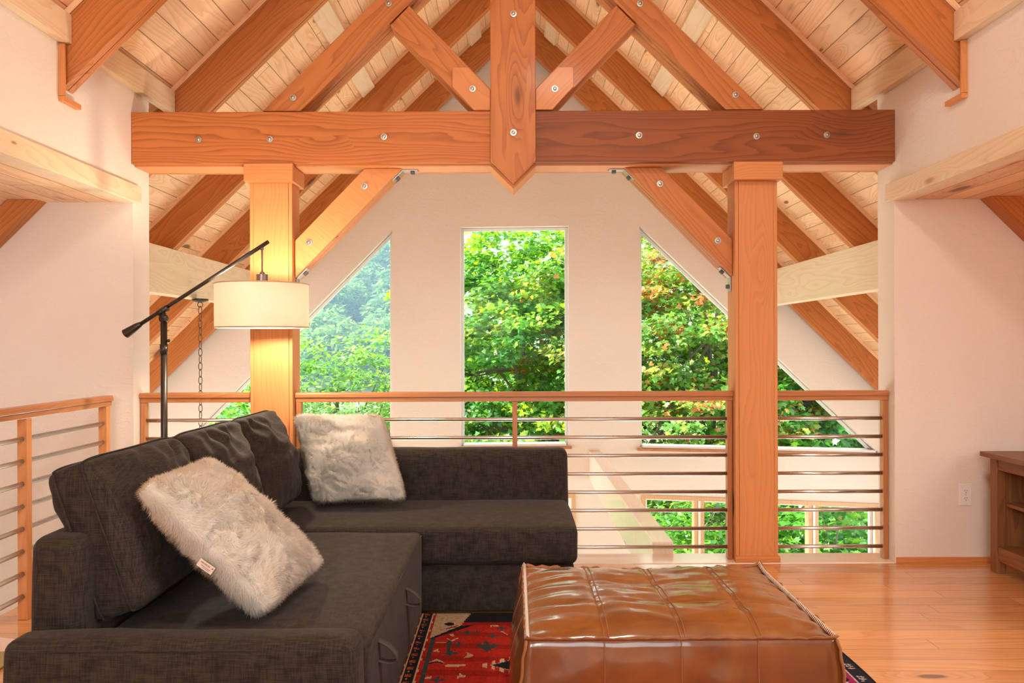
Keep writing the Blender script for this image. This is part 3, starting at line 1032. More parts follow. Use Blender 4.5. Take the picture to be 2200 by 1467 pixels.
def pillow_mesh(c00, c10, c11, c01, te, tm, pin=0.05, n=22, wr=0.0, wrd=None, boxy=4.0, seed=0.0, corner=0.0, sag=0.0, tuft=0.0, fr=1.0):
    """closed cushion between four corner points; te half thickness at the edge, tm extra at the middle."""
    c00, c10, c11, c01 = map(Vector, (c00, c10, c11, c01))
    nn = (c10 - c00).cross(c01 - c00).normalized()
    mb = MB()
    def pos(i, j, side):
        u, v = 2 * i / n - 1, 2 * j / n - 1
        uu = u * (1 - pin * (1 - v * v))
        vv = v * (1 - pin * (1 - u * u))
        if corner:
            k = (abs(u) ** 6) * (abs(v) ** 6)
            uu *= 1 - corner * k; vv *= 1 - corner * k
        a, b = (uu + 1) / 2, (vv + 1) / 2
        p = (c00 * (1 - a) + c10 * a) * (1 - b) + (c01 * (1 - a) + c11 * a) * b
        f = ((1 - abs(u) ** boxy) * (1 - abs(v) ** boxy)) ** 0.5 if boxy else 0
        h = te * (0.55 + 0.45 * min(1.0, f * 1.6)) + tm * (1 - u * u) * (1 - v * v) * (fr if side > 0 else 1.0)
        if wr:
            h += wr * f * fbm((u * 1.5 + seed, v * 2.5 - seed, side * 3 + seed), 3)
            if wrd:
                h += wrd(u, v) * f * side if side > 0 else 0
        if tuft:
            q = Vector((u * 7 + seed, v * 7 - seed, side * 2.0))
            w_ = mnoise.noise_vector(q * 0.35)
            t_ = mnoise.noise(Vector((u * 10 + 5 * w_.x, v * 4 + 5 * w_.y, seed + side)))
            h += tuft * (abs(t_) * -2.0 + 0.6) * min(1.0, f * 1.5)
        if sag:
            p.z -= sag * (1 - u * u) * max(0.0, v) ** 2
        return p + nn * h * side
    idx = {}
    for side in (1, -1):
        for i in range(n + 1):
            for j in range(n + 1):
                idx[(i, j, side)] = len(mb.v)
                mb.v.append(pos(i, j, side))
    for side in (1, -1):
        for i in range(n):
            for j in range(n):
                q = (idx[(i, j, side)], idx[(i + 1, j, side)], idx[(i + 1, j + 1, side)], idx[(i, j + 1, side)])
                mb.f.append(q if side > 0 else q[::-1])
    per = [(i, 0) for i in range(n)] + [(n, j) for j in range(n)] + [(i, n) for i in range(n, 0, -1)] + [(0, j) for j in range(n, 0, -1)]
    for k in range(len(per)):
        a, b = per[k], per[(k + 1) % len(per)]
        mb.f.append((idx[(*a, -1)], idx[(*b, -1)], idx[(*b, 1)], idx[(*a, 1)]))
    edge = [mb.v[idx[(*a, 1)]].copy() for a in per]
    edge_b = [mb.v[idx[(*a, -1)]].copy() for a in per]
    return mb, edge, edge_b, nn

def rounded_box(mb, x0, x1, y0, y1, z0, z1):
    return mb.box(x0, x1, y0, y1, z0, z1)

# ------------------------------------------------------------------ sofa
SX0, SX1 = -1.38, -0.42        # back outside, seat front
sofa = empty('corner_sofa', (-0.7, 3.2, 0.0))
tag(sofa, 'large charcoal grey fabric corner sofa with an open chaise end', 'sofa')

def soft_box(name, x0, x1, y0, y1, z0, z1, bev, puff=0.0, mat='fabric', parent=None, nx=10, ny=10, nz=4, seed=0.0):
    """upholstered block: rounded edges and slightly swollen faces."""
    bm = bmesh.new()
    bmesh.ops.create_cube(bm, size=2.0)
    for ax, k in ((0, nx), (1, ny), (2, nz)):
        for i in range(1, k):
            co = Vector((0, 0, 0)); co[ax] = -1 + 2 * i / k
            no = Vector((0, 0, 0)); no[ax] = 1
            bmesh.ops.bisect_plane(bm, geom=bm.verts[:] + bm.edges[:] + bm.faces[:], plane_co=co, plane_no=no)
    c = Vector(((x0 + x1) / 2, (y0 + y1) / 2, (z0 + z1) / 2))
    hx = Vector(((x1 - x0) / 2, (y1 - y0) / 2, (z1 - z0) / 2))
    vs = []
    for v in bm.verts:
        p = Vector((v.co.x * hx.x, v.co.y * hx.y, v.co.z * hx.z))
        # round: clamp to inner box, then push out by bev
        q = Vector([max(-(hx[i] - bev), min(hx[i] - bev, p[i])) for i in range(3)])
        d = p - q
        if d.length > 1e-6:
            p = q + d.normalized() * bev if d.length > bev else p
        u = v.co
        pf = puff * Vector((u.x ** 3 * (1 - u.y ** 2) * (1 - u.z ** 2), u.y ** 3 * (1 - u.x ** 2) * (1 - u.z ** 2), u.z ** 3 * (1 - u.x ** 4) * (1 - u.y ** 4)))
        nz_ = fbm((p.x * 5 + seed, p.y * 5, p.z * 5), 2) * 0.0035
        v.co = c + p + pf + d.normalized() * nz_ if d.length > 1e-6 else c + p + pf
    me = bpy.data.meshes.new(name)
    bmesh.ops.recalc_face_normals(bm, faces=bm.faces)
    bm.to_mesh(me)
    bm.free()
    me.materials.append(M[mat])
    me.shade_smooth()
    org = Vector((c.x, c.y, z0))
    me.transform(Matrix.Translation(-org))
    return link(name, me, Matrix.Translation(org), parent)

def soft_grid(name, x0, x1, y0, y1, z0, z1, bev, puff=0.0, parent=None, mat='fabric', res=0.03, seed=0.0):
    """upholstered block with edge loops close to the rounded edges."""
    def axis(a, b):
        r = min(bev, (b - a) / 2 * 0.98)
        inner = max(1, int((b - a - 2 * r) / (res * 2.5)))
        k = 4
        e1 = [a + r * (1 - math.cos(math.pi / 2 * i / k)) for i in range(k)]
        e2 = [b - r * (1 - math.cos(math.pi / 2 * i / k)) for i in range(k)][::-1]
        mid = [a + r + (b - a - 2 * r) * i / inner for i in range(inner + 1)]
        return e1 + mid + e2
    ax = [axis(x0, x1), axis(y0, y1), axis(z0, z1)]
    lo, hi = (x0, y0, z0), (x1, y1, z1)
    vid = {}
    mb = MB()
    def vert(i, j, k):
        key = (i, j, k)
        if key not in vid:
            p = Vector((ax[0][i], ax[1][j], ax[2][k]))
            q = Vector([max(lo[a] + bev, min(hi[a] - bev, p[a])) if hi[a] - lo[a] > 2 * bev else (lo[a] + hi[a]) / 2 for a in range(3)])
            d = p - q
            if d.length > bev:
                p = q + d.normalized() * bev
            u = [2 * (p[a] - lo[a]) / (hi[a] - lo[a]) - 1 for a in range(3)]
            p = p + puff * Vector((u[0] ** 3 * (1 - u[1] ** 4) * (1 - u[2] ** 4), u[1] ** 3 * (1 - u[0] ** 4) * (1 - u[2] ** 4), u[2] ** 3 * (1 - u[0] ** 4) * (1 - u[1] ** 4)))
            if d.length > 1e-6:
                p += d.normalized() * fbm((p.x * 4 + seed, p.y * 4, p.z * 4), 2) * 0.004
            vid[key] = len(mb.v)
            mb.v.append(p)
        return vid[key]
    n = [len(a) for a in ax]
    for a in range(3):
        b, c = (a + 1) % 3, (a + 2) % 3
        for side in (0, n[a] - 1):
            for i in range(n[b] - 1):
                for j in range(n[c] - 1):
                    ks = []
                    for (di, dj) in ((0, 0), (1, 0), (1, 1), (0, 1)):
                        t = [0, 0, 0]
                        t[a], t[b], t[c] = side, i + di, j + dj
                        ks.append(vert(*t))
                    mb.f.append(tuple(ks))
    return mb.build(name, M[mat], parent, smooth=True)

soft_grid('seat_base', -1.22, SX1, 2.235, 3.60, 0.015, 0.398, 0.026, 0.006, sofa, seed=1)
soft_grid('chaise_base', -1.22, 0.275, 3.645, 4.285, 0.015, 0.234, 0.012, 0.0, sofa, seed=2)
soft_grid('chaise_seat', -1.22, 0.288, 3.615, 4.288, 0.238, 0.408, 0.030, 0.006, sofa, seed=3)
soft_grid('front_arm', -1.378, SX1 - 0.005, 2.11, 2.232, 0.015, 0.456, 0.036, 0.005, sofa, seed=4)
soft_grid('back', SX0, -1.225, 2.236, 4.44, 0.015, 0.705, 0.042, 0.004, sofa, seed=5)
soft_grid('chaise_back', -1.222, 0.29, 4.292, 4.44, 0.015, 0.672, 0.036, 0.004, sofa, seed=6)

def piping(name, pts, parent, r=0.0032, mat='fabric'):
    return MB().tube(pts, r, 6).build(name, M[mat], parent, smooth=True)
piping('seam', [(SX1 - 0.002, y, 0.382) for y in (2.26, 2.6, 3.0, 3.58)], sofa)
piping('seam', [(x, 3.618, 0.390) for x in (-0.40, -0.2, 0.0, 0.262)], sofa)
piping('seam', [(x, 2.113, 0.432) for x in (-1.345, -1.1, -0.8, -0.455)], sofa)

def loop(y, z):
    pts = []
    for i in range(13):
        a = math.pi * i / 12
        pts.append((SX1 + 0.004 + 0.055 * math.sin(a), y, z + 0.028 * math.cos(a) - 0.022 * math.sin(a)))
    mb = MB()
    base = [Vector(p) for p in pts]
    n = len(base)
    for i, p in enumerate(base):
        for dy in (-0.016, 0.016):
            for t in (0.0, 0.004):
                c = Vector((SX1 + 0.004, y, z - 0.01))
                d = (p - c)
                d = d.normalized() if d.length > 1e-6 else Vector((1, 0, 0))
                mb.v.append(p + Vector((0, dy, 0)) + d * t)
    for i in range(n - 1):
        a, b = i * 4, i * 4 + 4
        mb.f += [(a, a + 2, b + 2, b), (a + 1, b + 1, b + 3, a + 3), (a, b, b + 1, a + 1), (a + 2, a + 3, b + 3, b + 2)]
    mb.build('pull_loop', M['loop'], sofa, smooth=True)
loop(3.03, 0.285)
loop(2.42, 0.315)

# loose back cushions: lean back over the sofa back
def back_cushion(ya, yb, label, seed):
    lean = Vector((-0.155, 0, 0.455))
    off = Vector((0.098, 0, 0.033))
    b0 = Vector((-1.255, 0, 0.414)) + off
    c00, c10 = b0 + Vector((0, ya, 0)), b0 + Vector((0, yb, 0))
    c01, c11 = c00 + lean, c10 + lean
    def wrd(u, v):
        t = max(0.0, v) ** 1.5
        return 0.017 * t * math.sin(u * 17 + 2.2 * math.sin(v * 3 + seed) + v * 6 * (1 if seed > 1 else -1)) * (0.5 + 0.5 * math.sin(u * 3 + seed)) + 0.016 * t * math.sin(u * 8 - v * 9 + seed)
    mb, ed, edb, nn = pillow_mesh(c00, c10, c11, c01, 0.080, 0.045, fr=1.9, pin=0.02, n=40, wr=0.022, wrd=wrd, boxy=8.0, seed=seed, corner=0.05, sag=0.0)
    # soft top: corners peak, middle sinks slightly
    o = mb.build('back_cushion', M['fabric'], smooth=True, sub=1)
    tag(o, label, 'cushion', 'loose sofa back cushions')
    MB().tube(ed, 0.0032, 6, closed=True).build('seam', M['fabric'], o, smooth=True)
    MB().tube(edb, 0.0032, 6, closed=True).build('seam', M['fabric'], o, smooth=True)
back_cushion(2.30, 2.93, 'charcoal back cushion nearest the camera, behind the front fur pillow', 0.7)
back_cushion(2.935, 3.53, 'charcoal back cushion in the middle of the sofa back', 1.9)
back_cushion(3.535, 4.10, 'charcoal back cushion farthest from the camera, beside the upright fur pillow', 3.3)

# fur pillows
def fur_pillow(corners, label, seed, n_hair=80000, tagged=False, flow=(0, 0, -1)):
    mb, ed, edb, nn = pillow_mesh(*corners, 0.035, 0.062, pin=0.035, n=72, wr=0.022, boxy=3.0, seed=seed, tuft=0.015, corner=0.06)
    o = mb.build('fur_pillow', M['fur'], smooth=True)
    tag(o, label, 'pillow', 'cream fur pillows')
    mw = MW[o.name]
    me = o.data
    me.calc_loop_triangles()
    V = np.array([v.co[:] for v in me.vertices])
    T = np.array([t.vertices[:] for t in me.loop_triangles])
    VN = np.array([v.normal[:] for v in me.vertices])
    a, b, c = V[T[:, 0]], V[T[:, 1]], V[T[:, 2]]
    ar = np.linalg.norm(np.cross(b - a, c - a), axis=1)
    pick = rng.choice(len(T), n_hair, p=ar / ar.sum())
    r1, r2 = np.sqrt(rng.random(n_hair)), rng.random(n_hair)
    w0, w1, w2 = 1 - r1, r1 * (1 - r2), r1 * r2
    pos = a[pick] * w0[:, None] + b[pick] * w1[:, None] + c[pick] * w2[:, None]
    nor = VN[T[pick, 0]] * w0[:, None] + VN[T[pick, 1]] * w1[:, None] + VN[T[pick, 2]] * w2[:, None]
    nor /= np.linalg.norm(nor, axis=1)[:, None] + 1e-9
    fl = np.zeros_like(pos)
    lenf = np.zeros(n_hair)
    for i in range(n_hair):
        p = pos[i]
        q = Vector((p[0] * 8 + seed, p[1] * 8, p[2] * 8))
        fl[i] = mnoise.noise_vector(q)
        lenf[i] = mnoise.noise(q * 1.7)
    d = fl * 1.6 + np.array(flow) * 0.45
    d -= nor * (d * nor).sum(1)[:, None]
    d /= np.linalg.norm(d, axis=1)[:, None] + 1e-9
    d += rng.normal(0, 0.28, pos.shape)
    dirn = nor * 0.5 + d
    dirn /= np.linalg.norm(dirn, axis=1)[:, None]
    L = (0.020 + 0.006 * lenf + rng.normal(0, 0.0025, n_hair)).clip(0.008, 0.04)
    side = np.cross(dirn, nor) + rng.normal(0, 0.12, pos.shape)
    side /= np.linalg.norm(side, axis=1)[:, None] + 1e-9
    wd = 0.0010
    mid = pos + dirn * (L * 0.55)[:, None] 
    bend = dirn * 0.8 + nor * 0.35
    bend /= np.linalg.norm(bend, axis=1)[:, None]
    tipp = mid + bend * (L * 0.5)[:, None]
    vv = np.stack([pos - side * wd, pos + side * wd, mid + side * wd * 0.8, mid - side * wd * 0.8, tipp], 1).reshape(-1, 3)
    base = (np.arange(n_hair) * 5)[:, None]
    quads = (base + np.array([0, 1, 2, 3])).astype(np.int32)
    tris = (base + np.array([3, 2, 4])).astype(np.int32)
    fm = bpy.data.meshes.new('fur')
    fm.vertices.add(len(vv))
    fm.vertices.foreach_set('co', vv.astype(np.float32).ravel())
    loops = np.concatenate([quads, tris], 1).ravel()
    fm.loops.add(len(loops))
    fm.loops.foreach_set('vertex_index', loops)
    fm.polygons.add(n_hair * 2)
    st = (np.arange(n_hair) * 7)[:, None] + np.array([0, 4])
    fm.polygons.foreach_set('loop_start', st.ravel().astype(np.int32))
    fm.update(calc_edges=True)
    fm.validate()
    fm.materials.append(M['fur'])
    nb = nor * 0.75 + dirn * 0.35
    nb /= np.linalg.norm(nb, axis=1)[:, None]
    nb5 = np.repeat(nb, 5, axis=0)
    fm.polygons.foreach_set('use_smooth', np.ones(n_hair * 2, dtype=bool))
    fm.normals_split_custom_set_from_vertices([tuple(x) for x in nb5])
    f = link('fur', fm, mw, o)
    f['kind'] = 'stuff'
    return o, nn

fa = [(-0.755, 2.36, 0.440), (-0.700, 2.86, 0.446), (-1.115, 2.86, 0.832), (-1.110, 2.33, 0.832)]
o, nn = fur_pillow(fa, 'cream fur pillow leaning on the nearest back cushion, its lower corner on the seat', 2.0)
# small sewn label
t1 = Vector((0.0, 1, 0.0))
dn = (Vector(fa[0]) - Vector(fa[3])).normalized()
nrm = t1.cross(dn).normalized()
if nrm.x < 0: nrm = -nrm
inv = MW[o.name].inverted()
eye_ = Vector((0, 0, HC))
_ok, hit, hn, _i = o.ray_cast(inv @ eye_, (P(447, 1213, 2.4) - eye_).normalized())
hit = MW[o.name] @ hit
nrm = (hn + Vector((0.1, -0.25, 0.1))).normalized()
dn = (dn - nrm * dn.dot(nrm)).normalized()
t1 = dn.cross(nrm).normalized()
ctr = hit + nrm * 0.019
lt = MB()
ax_u, ax_v = (dn * 0.97 - t1 * 0.2).normalized(), None
ax_v = nrm.cross(ax_u).normalized()
def quad(mb, c, hu, hv, t):
    v = [c + ax_u * a * hu + ax_v * b * hv + nrm * k for k in (0, t) for a, b in ((-1, -1), (1, -1), (1, 1), (-1, 1))]
    return mb.add(v, [(0, 3, 2, 1), (4, 5, 6, 7), (0, 1, 5, 4), (1, 2, 6, 5), (2, 3, 7, 6), (3, 0, 4, 7)])
m_tag = plain('label_cloth', (0.74, 0.62, 0.55), 0.7)
m_ink = plain('label_print', (0.22, 0.10, 0.05), 0.7)
lo_ = quad(MB(), ctr, 0.026, 0.012, 0.0012).build('label', m_tag, o)
lo_['label'] = 'small pale sewn label with brown print'
pr = MB()
c2 = ctr + nrm * 0.0013
for k in range(9):
    quad(pr, c2 + ax_u * (-0.019 + 0.0036 * k) + ax_v * 0.005, 0.0011, 0.0022 if k % 3 else 0.0015, 0.0003)
quad(pr, c2 + ax_u * 0.002 - ax_v * 0.003, 0.017, 0.0006, 0.0003)
quad(pr, c2 + ax_u * 0.004 - ax_v * 0.007, 0.012, 0.0006, 0.0003)
quad(pr, c2 + ax_u * 0.0205 + ax_v * 0.005, 0.002, 0.002, 0.0003)
pr.build('print', m_ink, lo_)

fb = [(-1.015, 4.00, 0.450), (-0.545, 4.02, 0.458), (-0.700, 4.205, 0.868), (-1.165, 4.19, 0.872)]
fur_pillow(fb, 'cream fur pillow standing upright in the far corner of the sofa', 7.0)

# ------------------------------------------------------------------ leather pouf
def pouf():
    X0, X1, Y0, Y1, ZB, ZT = 0.036, 0.915, 2.262, 2.965, 0.016, 0.402
    e = empty('leather_pouf', ((X0 + X1) / 2, (Y0 + Y1) / 2, ZB - 0.004))
    tag(e, 'square tan leather floor pouf stitched from panels, standing on the red rug', 'pouf')
    nx, ny = 64, 48
    def seamd(t, k):
        f = (t * k) % 1.0
        return min(f, 1 - f)
    def rim(u, v):
        # plan outline, corners pulled out
        bx = 1 - 0.012 * (1 - (2 * u - 1) ** 2)
        x = X0 + (X1 - X0) * u
        y = Y0 + (Y1 - Y0) * v
        cx_, cy_ = (X0 + X1) / 2, (Y0 + Y1) / 2
        return x, y
    mb = MB()
    for j in range(ny + 1):
        for i in range(nx + 1):
            u, v = i / nx, j / ny
            x, y = rim(u, v)
            a, b = 2 * u - 1, 2 * v - 1
            cu, cv = (u * 4) % 1, (v * 3) % 1
            puff = (math.sin(math.pi * cu) * math.sin(math.pi * cv)) ** 0.5 if 0 < u < 1 and 0 < v < 1 else 0
            dome = (1 - abs(a) ** 5) * (1 - abs(b) ** 7)
            dip = 0.018 * math.exp(-((u - 0.50) ** 2 / 0.03 + (v - 0.75) ** 2 / 0.08))
            seam = math.exp(-(seamd(u, 4) / 0.045) ** 2) + math.exp(-(seamd(v, 3) / 0.04) ** 2)
            z = ZT + 0.036 * dome + 0.007 * puff * dome - 0.0035 * min(seam, 1) * dome - dip
            z += 0.007 * dome * fbm((x * 7, y * 16 + x * 3, 0.3), 3)
            edge_w = 0.010 * math.exp(-((1 - abs(a)) / 0.16)) * math.sin(v * 46 + 2 * math.sin(u * 9)) + 0.004 * math.exp(-((1 - abs(b)) / 0.1)) * math.sin(u * 40)
            z += edge_w * (1 - (abs(a) ** 20)) * (1 - abs(b) ** 20)
            cor = (abs(a) ** 8) * (abs(b) ** 8)
            if v > 0.5:
                z += 0.016 * cor
            mb.v.append(Vector((x, y, z)))
    for j in range(ny):
        for i in range(nx):
            k = j * (nx + 1) + i
            mb.f.append((k, k + 1, k + nx + 2, k + nx + 1))
    # sides
    top = lambda i, j: mb.v[j * (nx + 1) + i]
    per = [(i, 0) for i in range(nx)] + [(nx, j) for j in range(ny)] + [(i, ny) for i in range(nx, 0, -1)] + [(0, j) for j in range(ny, 0, -1)]
    nz = 16
    K = len(per)
    start = len(mb.v)
    for k in range(1, nz + 1):
        t = k / nz
        for (i, j) in per:
            p = top(i, j)
            u, v = i / nx, j / ny
            fx = (1 if i == nx else -1 if i == 0 else 0)
            fy = (1 if j == ny else -1 if j == 0 else 0)
            w_ = (1 - (2 * v - 1) ** 6) if fx and not fy else (1 - (2 * u - 1) ** 6) if fy and not fx else 0.25
            sd = seamd(u, 4) if fy and not fx else seamd(v, 3) if fx and not fy else 0.3
            bul = math.sin(math.pi * min(1, t * 1.02)) ** (0.7 if fx else 1.0) if t < 0.98 else 0
            amt = (0.052 if fx else 0.013) * bul * (0.35 + 0.65 * w_) - 0.003 * math.exp(-(sd / 0.05) ** 2) * bul
            amt += 0.006 * bul * fbm((p.x * 8, p.y * 8, t * 4), 3)
            z = p.z + (ZB - p.z) * t
            nlen = math.hypot(fx, fy) or 1
            mb.v.append(Vector((p.x + fx / nlen * amt, p.y + fy / nlen * amt, z)))
    def pid(k, m):
        return per[m % K][1] * (nx + 1) + per[m % K][0] if k == 0 else start + (k - 1) * K + m % K
    for k in range(nz):
        for m in range(K):
            mb.f.append((pid(k, m), pid(k + 1, m), pid(k + 1, m + 1), pid(k, m + 1)))
    mb.f.append(tuple(pid(nz, m) for m in range(K)))
    topv = [v.copy() for v in mb.v]
    body = mb.build('leather_body', M['leather'], e, smooth=True)
    # raised raw seam around the top rim: thin wavy fin
    fin = MB()
    for m in range(K):
        i, j = per[m]
        p = topv[j * (nx + 1) + i]
        u, v = i / nx, j / ny
        fx = (1 if i == nx else -1 if i == 0 else 0)
        fy = (1 if j == ny else -1 if j == 0 else 0)
        d = Vector((fx * 0.6, fy * 0.6, 0.9)).normalized()
        h = 0.011 + 0.004 * math.sin(m * 1.7) + 0.003 * math.sin(m * 0.53)
        ct = Vector((math.sin(m * 0.8) * 0.002, math.cos(m * 0.9) * 0.002, 0))
        sd = Vector((fx, fy, 0)).normalized() * 0.0022
        fin.v += [p - sd - d * 0.003, p + sd - d * 0.003, p + d * h + sd * 0.8 + ct, p + d * h - sd * 0.8 + ct]
    for m in range(K):
        a, b = m * 4, ((m + 1) % K) * 4
        for q in range(4):
            fin.f.append((a + q, a + (q + 1) % 4, b + (q + 1) % 4, b + q))
    fin.build('rim_seam', M['seam'], e, smooth=True)
    # corner seams
    for (i, j) in ((0, 0), (nx, 0), (nx, ny), (0, ny)):
        m = per.index((i, j))
        pts = [topv[pid(k, m)] for k in range(nz + 1)]
        fx, fy = (1 if i else -1), (1 if j else -1)
        pts = [p + Vector((fx * 0.003 + 0.0025 * math.sin(n_ * 2.1), fy * 0.003, 0)) for n_, p in enumerate(pts)]
        MB().tube(pts, 0.0052, 6).build('corner_seam', M['seam'], e, smooth=True)
    # panel seams across the top and down the sides
    def seamline(idx, name='panel_seam', off=0.0):
        MB().tube(idx, 0.0021, 5).build(name, M['seam'], e, smooth=True)
    up = Vector((0, 0, 0.0004))
    for q in (1, 2, 3):
        i = nx * q // 4
        seamline([topv[j * (nx + 1) + i] + up for j in range(ny + 1)])
        seamline([topv[j * (nx + 1) + i + 1] + up * 0.2 for j in range(ny + 1)])
        m = per.index((i, 0))
        seamline([topv[pid(k, m)] + Vector((0, -0.0004, 0)) for k in range(nz + 1)])
        m = per.index((i, ny))
        seamline([topv[pid(k, m)] + Vector((0, 0.0004, 0)) for k in range(nz + 1)])
    for q in (1, 2):
        j = ny * q // 3
        seamline([topv[j * (nx + 1) + i] + up for i in range(nx + 1)])
        for i, sx in ((0, -1), (nx, 1)):
            m = per.index((i, j))
            seamline([topv[pid(k, m)] + Vector((0.0004 * sx, 0, 0)) for k in range(nz + 1)])
    # pale overcast stitches along the two side rims
    for i in (0, nx):
        st = MB()
        for t in range(70):
            v = (t + 0.5) / 70
            jj = v * ny
            j0 = int(jj)
            p = topv[j0 * (nx + 1) + i].lerp(topv[min(j0 + 1, ny) * (nx + 1) + i], jj - j0)
            s = -1 if i == 0 else 1
            st.tube([p + Vector((-0.006 * s, -0.002, 0.004)), p + Vector((0.001 * s, 0.0, 0.0145)), p + Vector((0.008 * s, 0.002, 0.002))], 0.0016, 5)
        st.build('stitching', M['stitch'], e, smooth=True)
pouf()

# ------------------------------------------------------------------ rug
def rug():
    x0, x1, y0, y1 = -0.72, 1.315, 0.55, 3.655
    st = 0.006
    nx, ny = int((x1 - x0) / st), int((y1 - y0) / st)
    xs = x0 + (np.arange(nx) + 0.5) * st
    ys = y0 + (np.arange(ny) + 0.5) * st
    X, Y = np.meshgrid(xs, ys)
    red = np.array([0.42, 0.022, 0.012]); navy = np.array([0.012, 0.013, 0.02]); cream = np.array([0.60, 0.40, 0.24])
    teal = np.array([0.045, 0.06, 0.06]); orange = np.array([0.55, 0.12, 0.02]); mag = np.array([0.42, 0.03, 0.13]); white = np.array([0.72, 0.66, 0.62])
    C = np.zeros((ny, nx, 3)) + red
    C *= (1 - 0.28 * (np.sin(Y * 47 + 1.2 * np.sin(X * 3)) > 0.4))[..., None]
    def paint(mask, col): C[mask] = col
    def inpoly(pts):
        m = np.zeros(X.shape, bool)
        n = len(pts)
        for i in range(n):
            xa, ya = pts[i]; xb, yb = pts[(i + 1) % n]
            if ya == yb: continue
            c = ((ya > Y) != (yb > Y)) & (X < (xb - xa) * (Y - ya) / (yb - ya) + xa)
            m ^= c
        return m
    def F(x, y):
        dx, dy = unroll(x, y)
        Yd = HC * FPX / dy
        return (dx * Yd / FPX, Yd)
    g = lambda pts: [F(820 + a / 7.097, 1300 + b / 7.097) for a, b in pts]
    xl, xr = -0.42, 1.24
    # field guard lines and side borders
    for sx, xb in ((1, -0.345), (-1, 1.16)):
        paint(np.abs(X - xb) < 0.008, teal)
    wob = 0.002 * np.sin(Y * 60)
    paint((X > -0.425) & (X < -0.374), navy)
    paint(np.abs(X + 0.424 + wob) < 0.0035, cream)
    paint(np.abs(X + 0.374 + wob) < 0.0035, cream)
    ph = (Y * 15) % 1.0
    kx = (X + 0.400)
    paint((np.abs(kx) < 0.013) & (np.abs(ph - 0.5) < 0.17), orange * 0.75)
    paint((np.abs(kx - 0.003) < 0.006) & (np.abs(ph - 0.55) < 0.07), navy)
    paint((np.abs(kx + 0.006) < 0.004) & (np.abs(ph - 0.08) < 0.07), cream * 0.75)
    # outer red band with small marks
    paint((X < -0.43) & (((Y * 11) % 1) < 0.12) & (((X * 14) % 1) < 0.4), navy)
    paint((X < -0.46) & (X > -0.50) & (((Y * 7) % 1) < 0.16), cream * 0.7)
    # far end: dark band and cream corner
    paint((Y > 3.53) & (X > -0.36), navy)
    paint(inpoly([(-0.358, 3.345), (-0.24, 3.49), (-0.20, 3.66), (-0.358, 3.66)]), cream * 0.85)
    paint(inpoly([(-0.335, 3.43), (-0.26, 3.47), (-0.25, 3.50), (-0.31, 3.45)]), red * 0.6)
    paint((X + 0.29) ** 2 * 1.2 + (Y - 3.51) ** 2 < 0.022 ** 2, navy)
    paint(inpoly([(-0.24, 3.49), (-0.18, 3.50), (-0.355, 3.33), (-0.358, 3.345)]), navy)
    # zigzag medallion, mostly under the pouf
    mx0, my0 = -0.125, 3.06
    for (k, col) in ((1.0, cream), (0.80, navy)):
        hw = 0.36 * k
        zig = 0.016 * np.sign(np.sin((X - mx0) * 190))
        prof = (X - mx0 - (1 - k) * 0.16) * 0.62
        paint((prof > 0) & (np.abs(Y - my0) < np.minimum(prof, 0.45) + (zig if k == 1.0 else 0)) & (X < 1.0), col)
    paint((X - 0.06) ** 2 + ((Y - my0) * 0.9) ** 2 < 0.045 ** 2, orange)
    # motifs traced on the open strip beside the sofa
    def star(cx, cy, r, col, n=4):
        a = np.arctan2(Y - cy, X - cx); d = np.hypot(X - cx, Y - cy)
        paint(d < r * (0.62 + 0.38 * np.cos(n * a)), col)
    for (a, b, r, col) in ((1310, 440, 0.030, teal), (1450, 430, 0.018, teal), (1690, 490, 0.028, teal), (1830, 380, 0.026, teal), (1590, 640, 0.046, teal), (1170, 620, 0.030, teal), (1050, 760, 0.030, teal), (850, 1165, 0.03, teal)):
        c = g([(a, b)])[0]
        star(c[0], c[1], r, col, 4)
    paint(inpoly(g([(1430, 640), (1500, 600), (1560, 650), (1610, 560), (1660, 650), (1700, 600), (1780, 645), (1680, 690), (1600, 740), (1530, 690)])), teal)
    paint(inpoly(g([(1000, 560), (1060, 560), (1030, 760), (1150, 730), (1120, 780), (980, 790)])), teal)
    for pts in ([(965, 515), (1060, 560), (1165, 515), (1160, 535), (1065, 580)], [(1030, 465), (1085, 460), (1115, 500), (1060, 500)],
                [(700, 905), (830, 845), (870, 850), (960, 905), (930, 905), (840, 875)], [(1250, 830), (1310, 780), (1280, 735), (1400, 780), (1370, 815)],
                [(1155, 1145), (1180, 1050), (1215, 1090), (1285, 1095), (1285, 1120), (1200, 1125)], [(1650, 365), (1665, 325), (1790, 325), (1790, 345), (1680, 345)],
                [(960, 965), (990, 930), (1270, 925), (1270, 955), (1010, 970)], [(1830, 415), (1920, 470), (1915, 480), (1820, 425)], [(820, 585), (970, 585), (970, 600), (820, 600)],
                [(780, 720), (860, 690), (870, 740), (790, 735)], [(640, 1135), (760, 1110), (760, 1150), (650, 1155)]):
        paint(inpoly(g(pts)), cream * 0.9)
    paint(inpoly(g([(700, 910), (840, 880), (960, 910), (935, 920), (840, 895), (730, 920)])), navy)
    # right border
    paint(X > 1.165, mag * 0.9)
    paint((X > 1.165) & (np.sin(X * 95 + 2 * np.sin(Y * 40)) + np.sin(Y * 70 + X * 40) > 0.9), navy)
    paint((X > 1.19) & (X < 1.22) & (np.sin(Y * 150 + 3 * np.sin(X * 90)) > 0.55), white)
    paint((X > 1.255), navy * 2)
    paint((X > 1.265) & (X < 1.29) & (((Y * 9) % 1) < 0.45) & (np.sin(Y * 330 + X * 150) > 0), white * 0.8)
    paint(np.abs(X - 1.25) < 0.0035, white * 0.8)
    paint((X > 1.303), navy)
    C = C * (1 + 0.12 * rng.normal(0, 1, C.shape[:2])[..., None]).clip(0.6, 1.4)
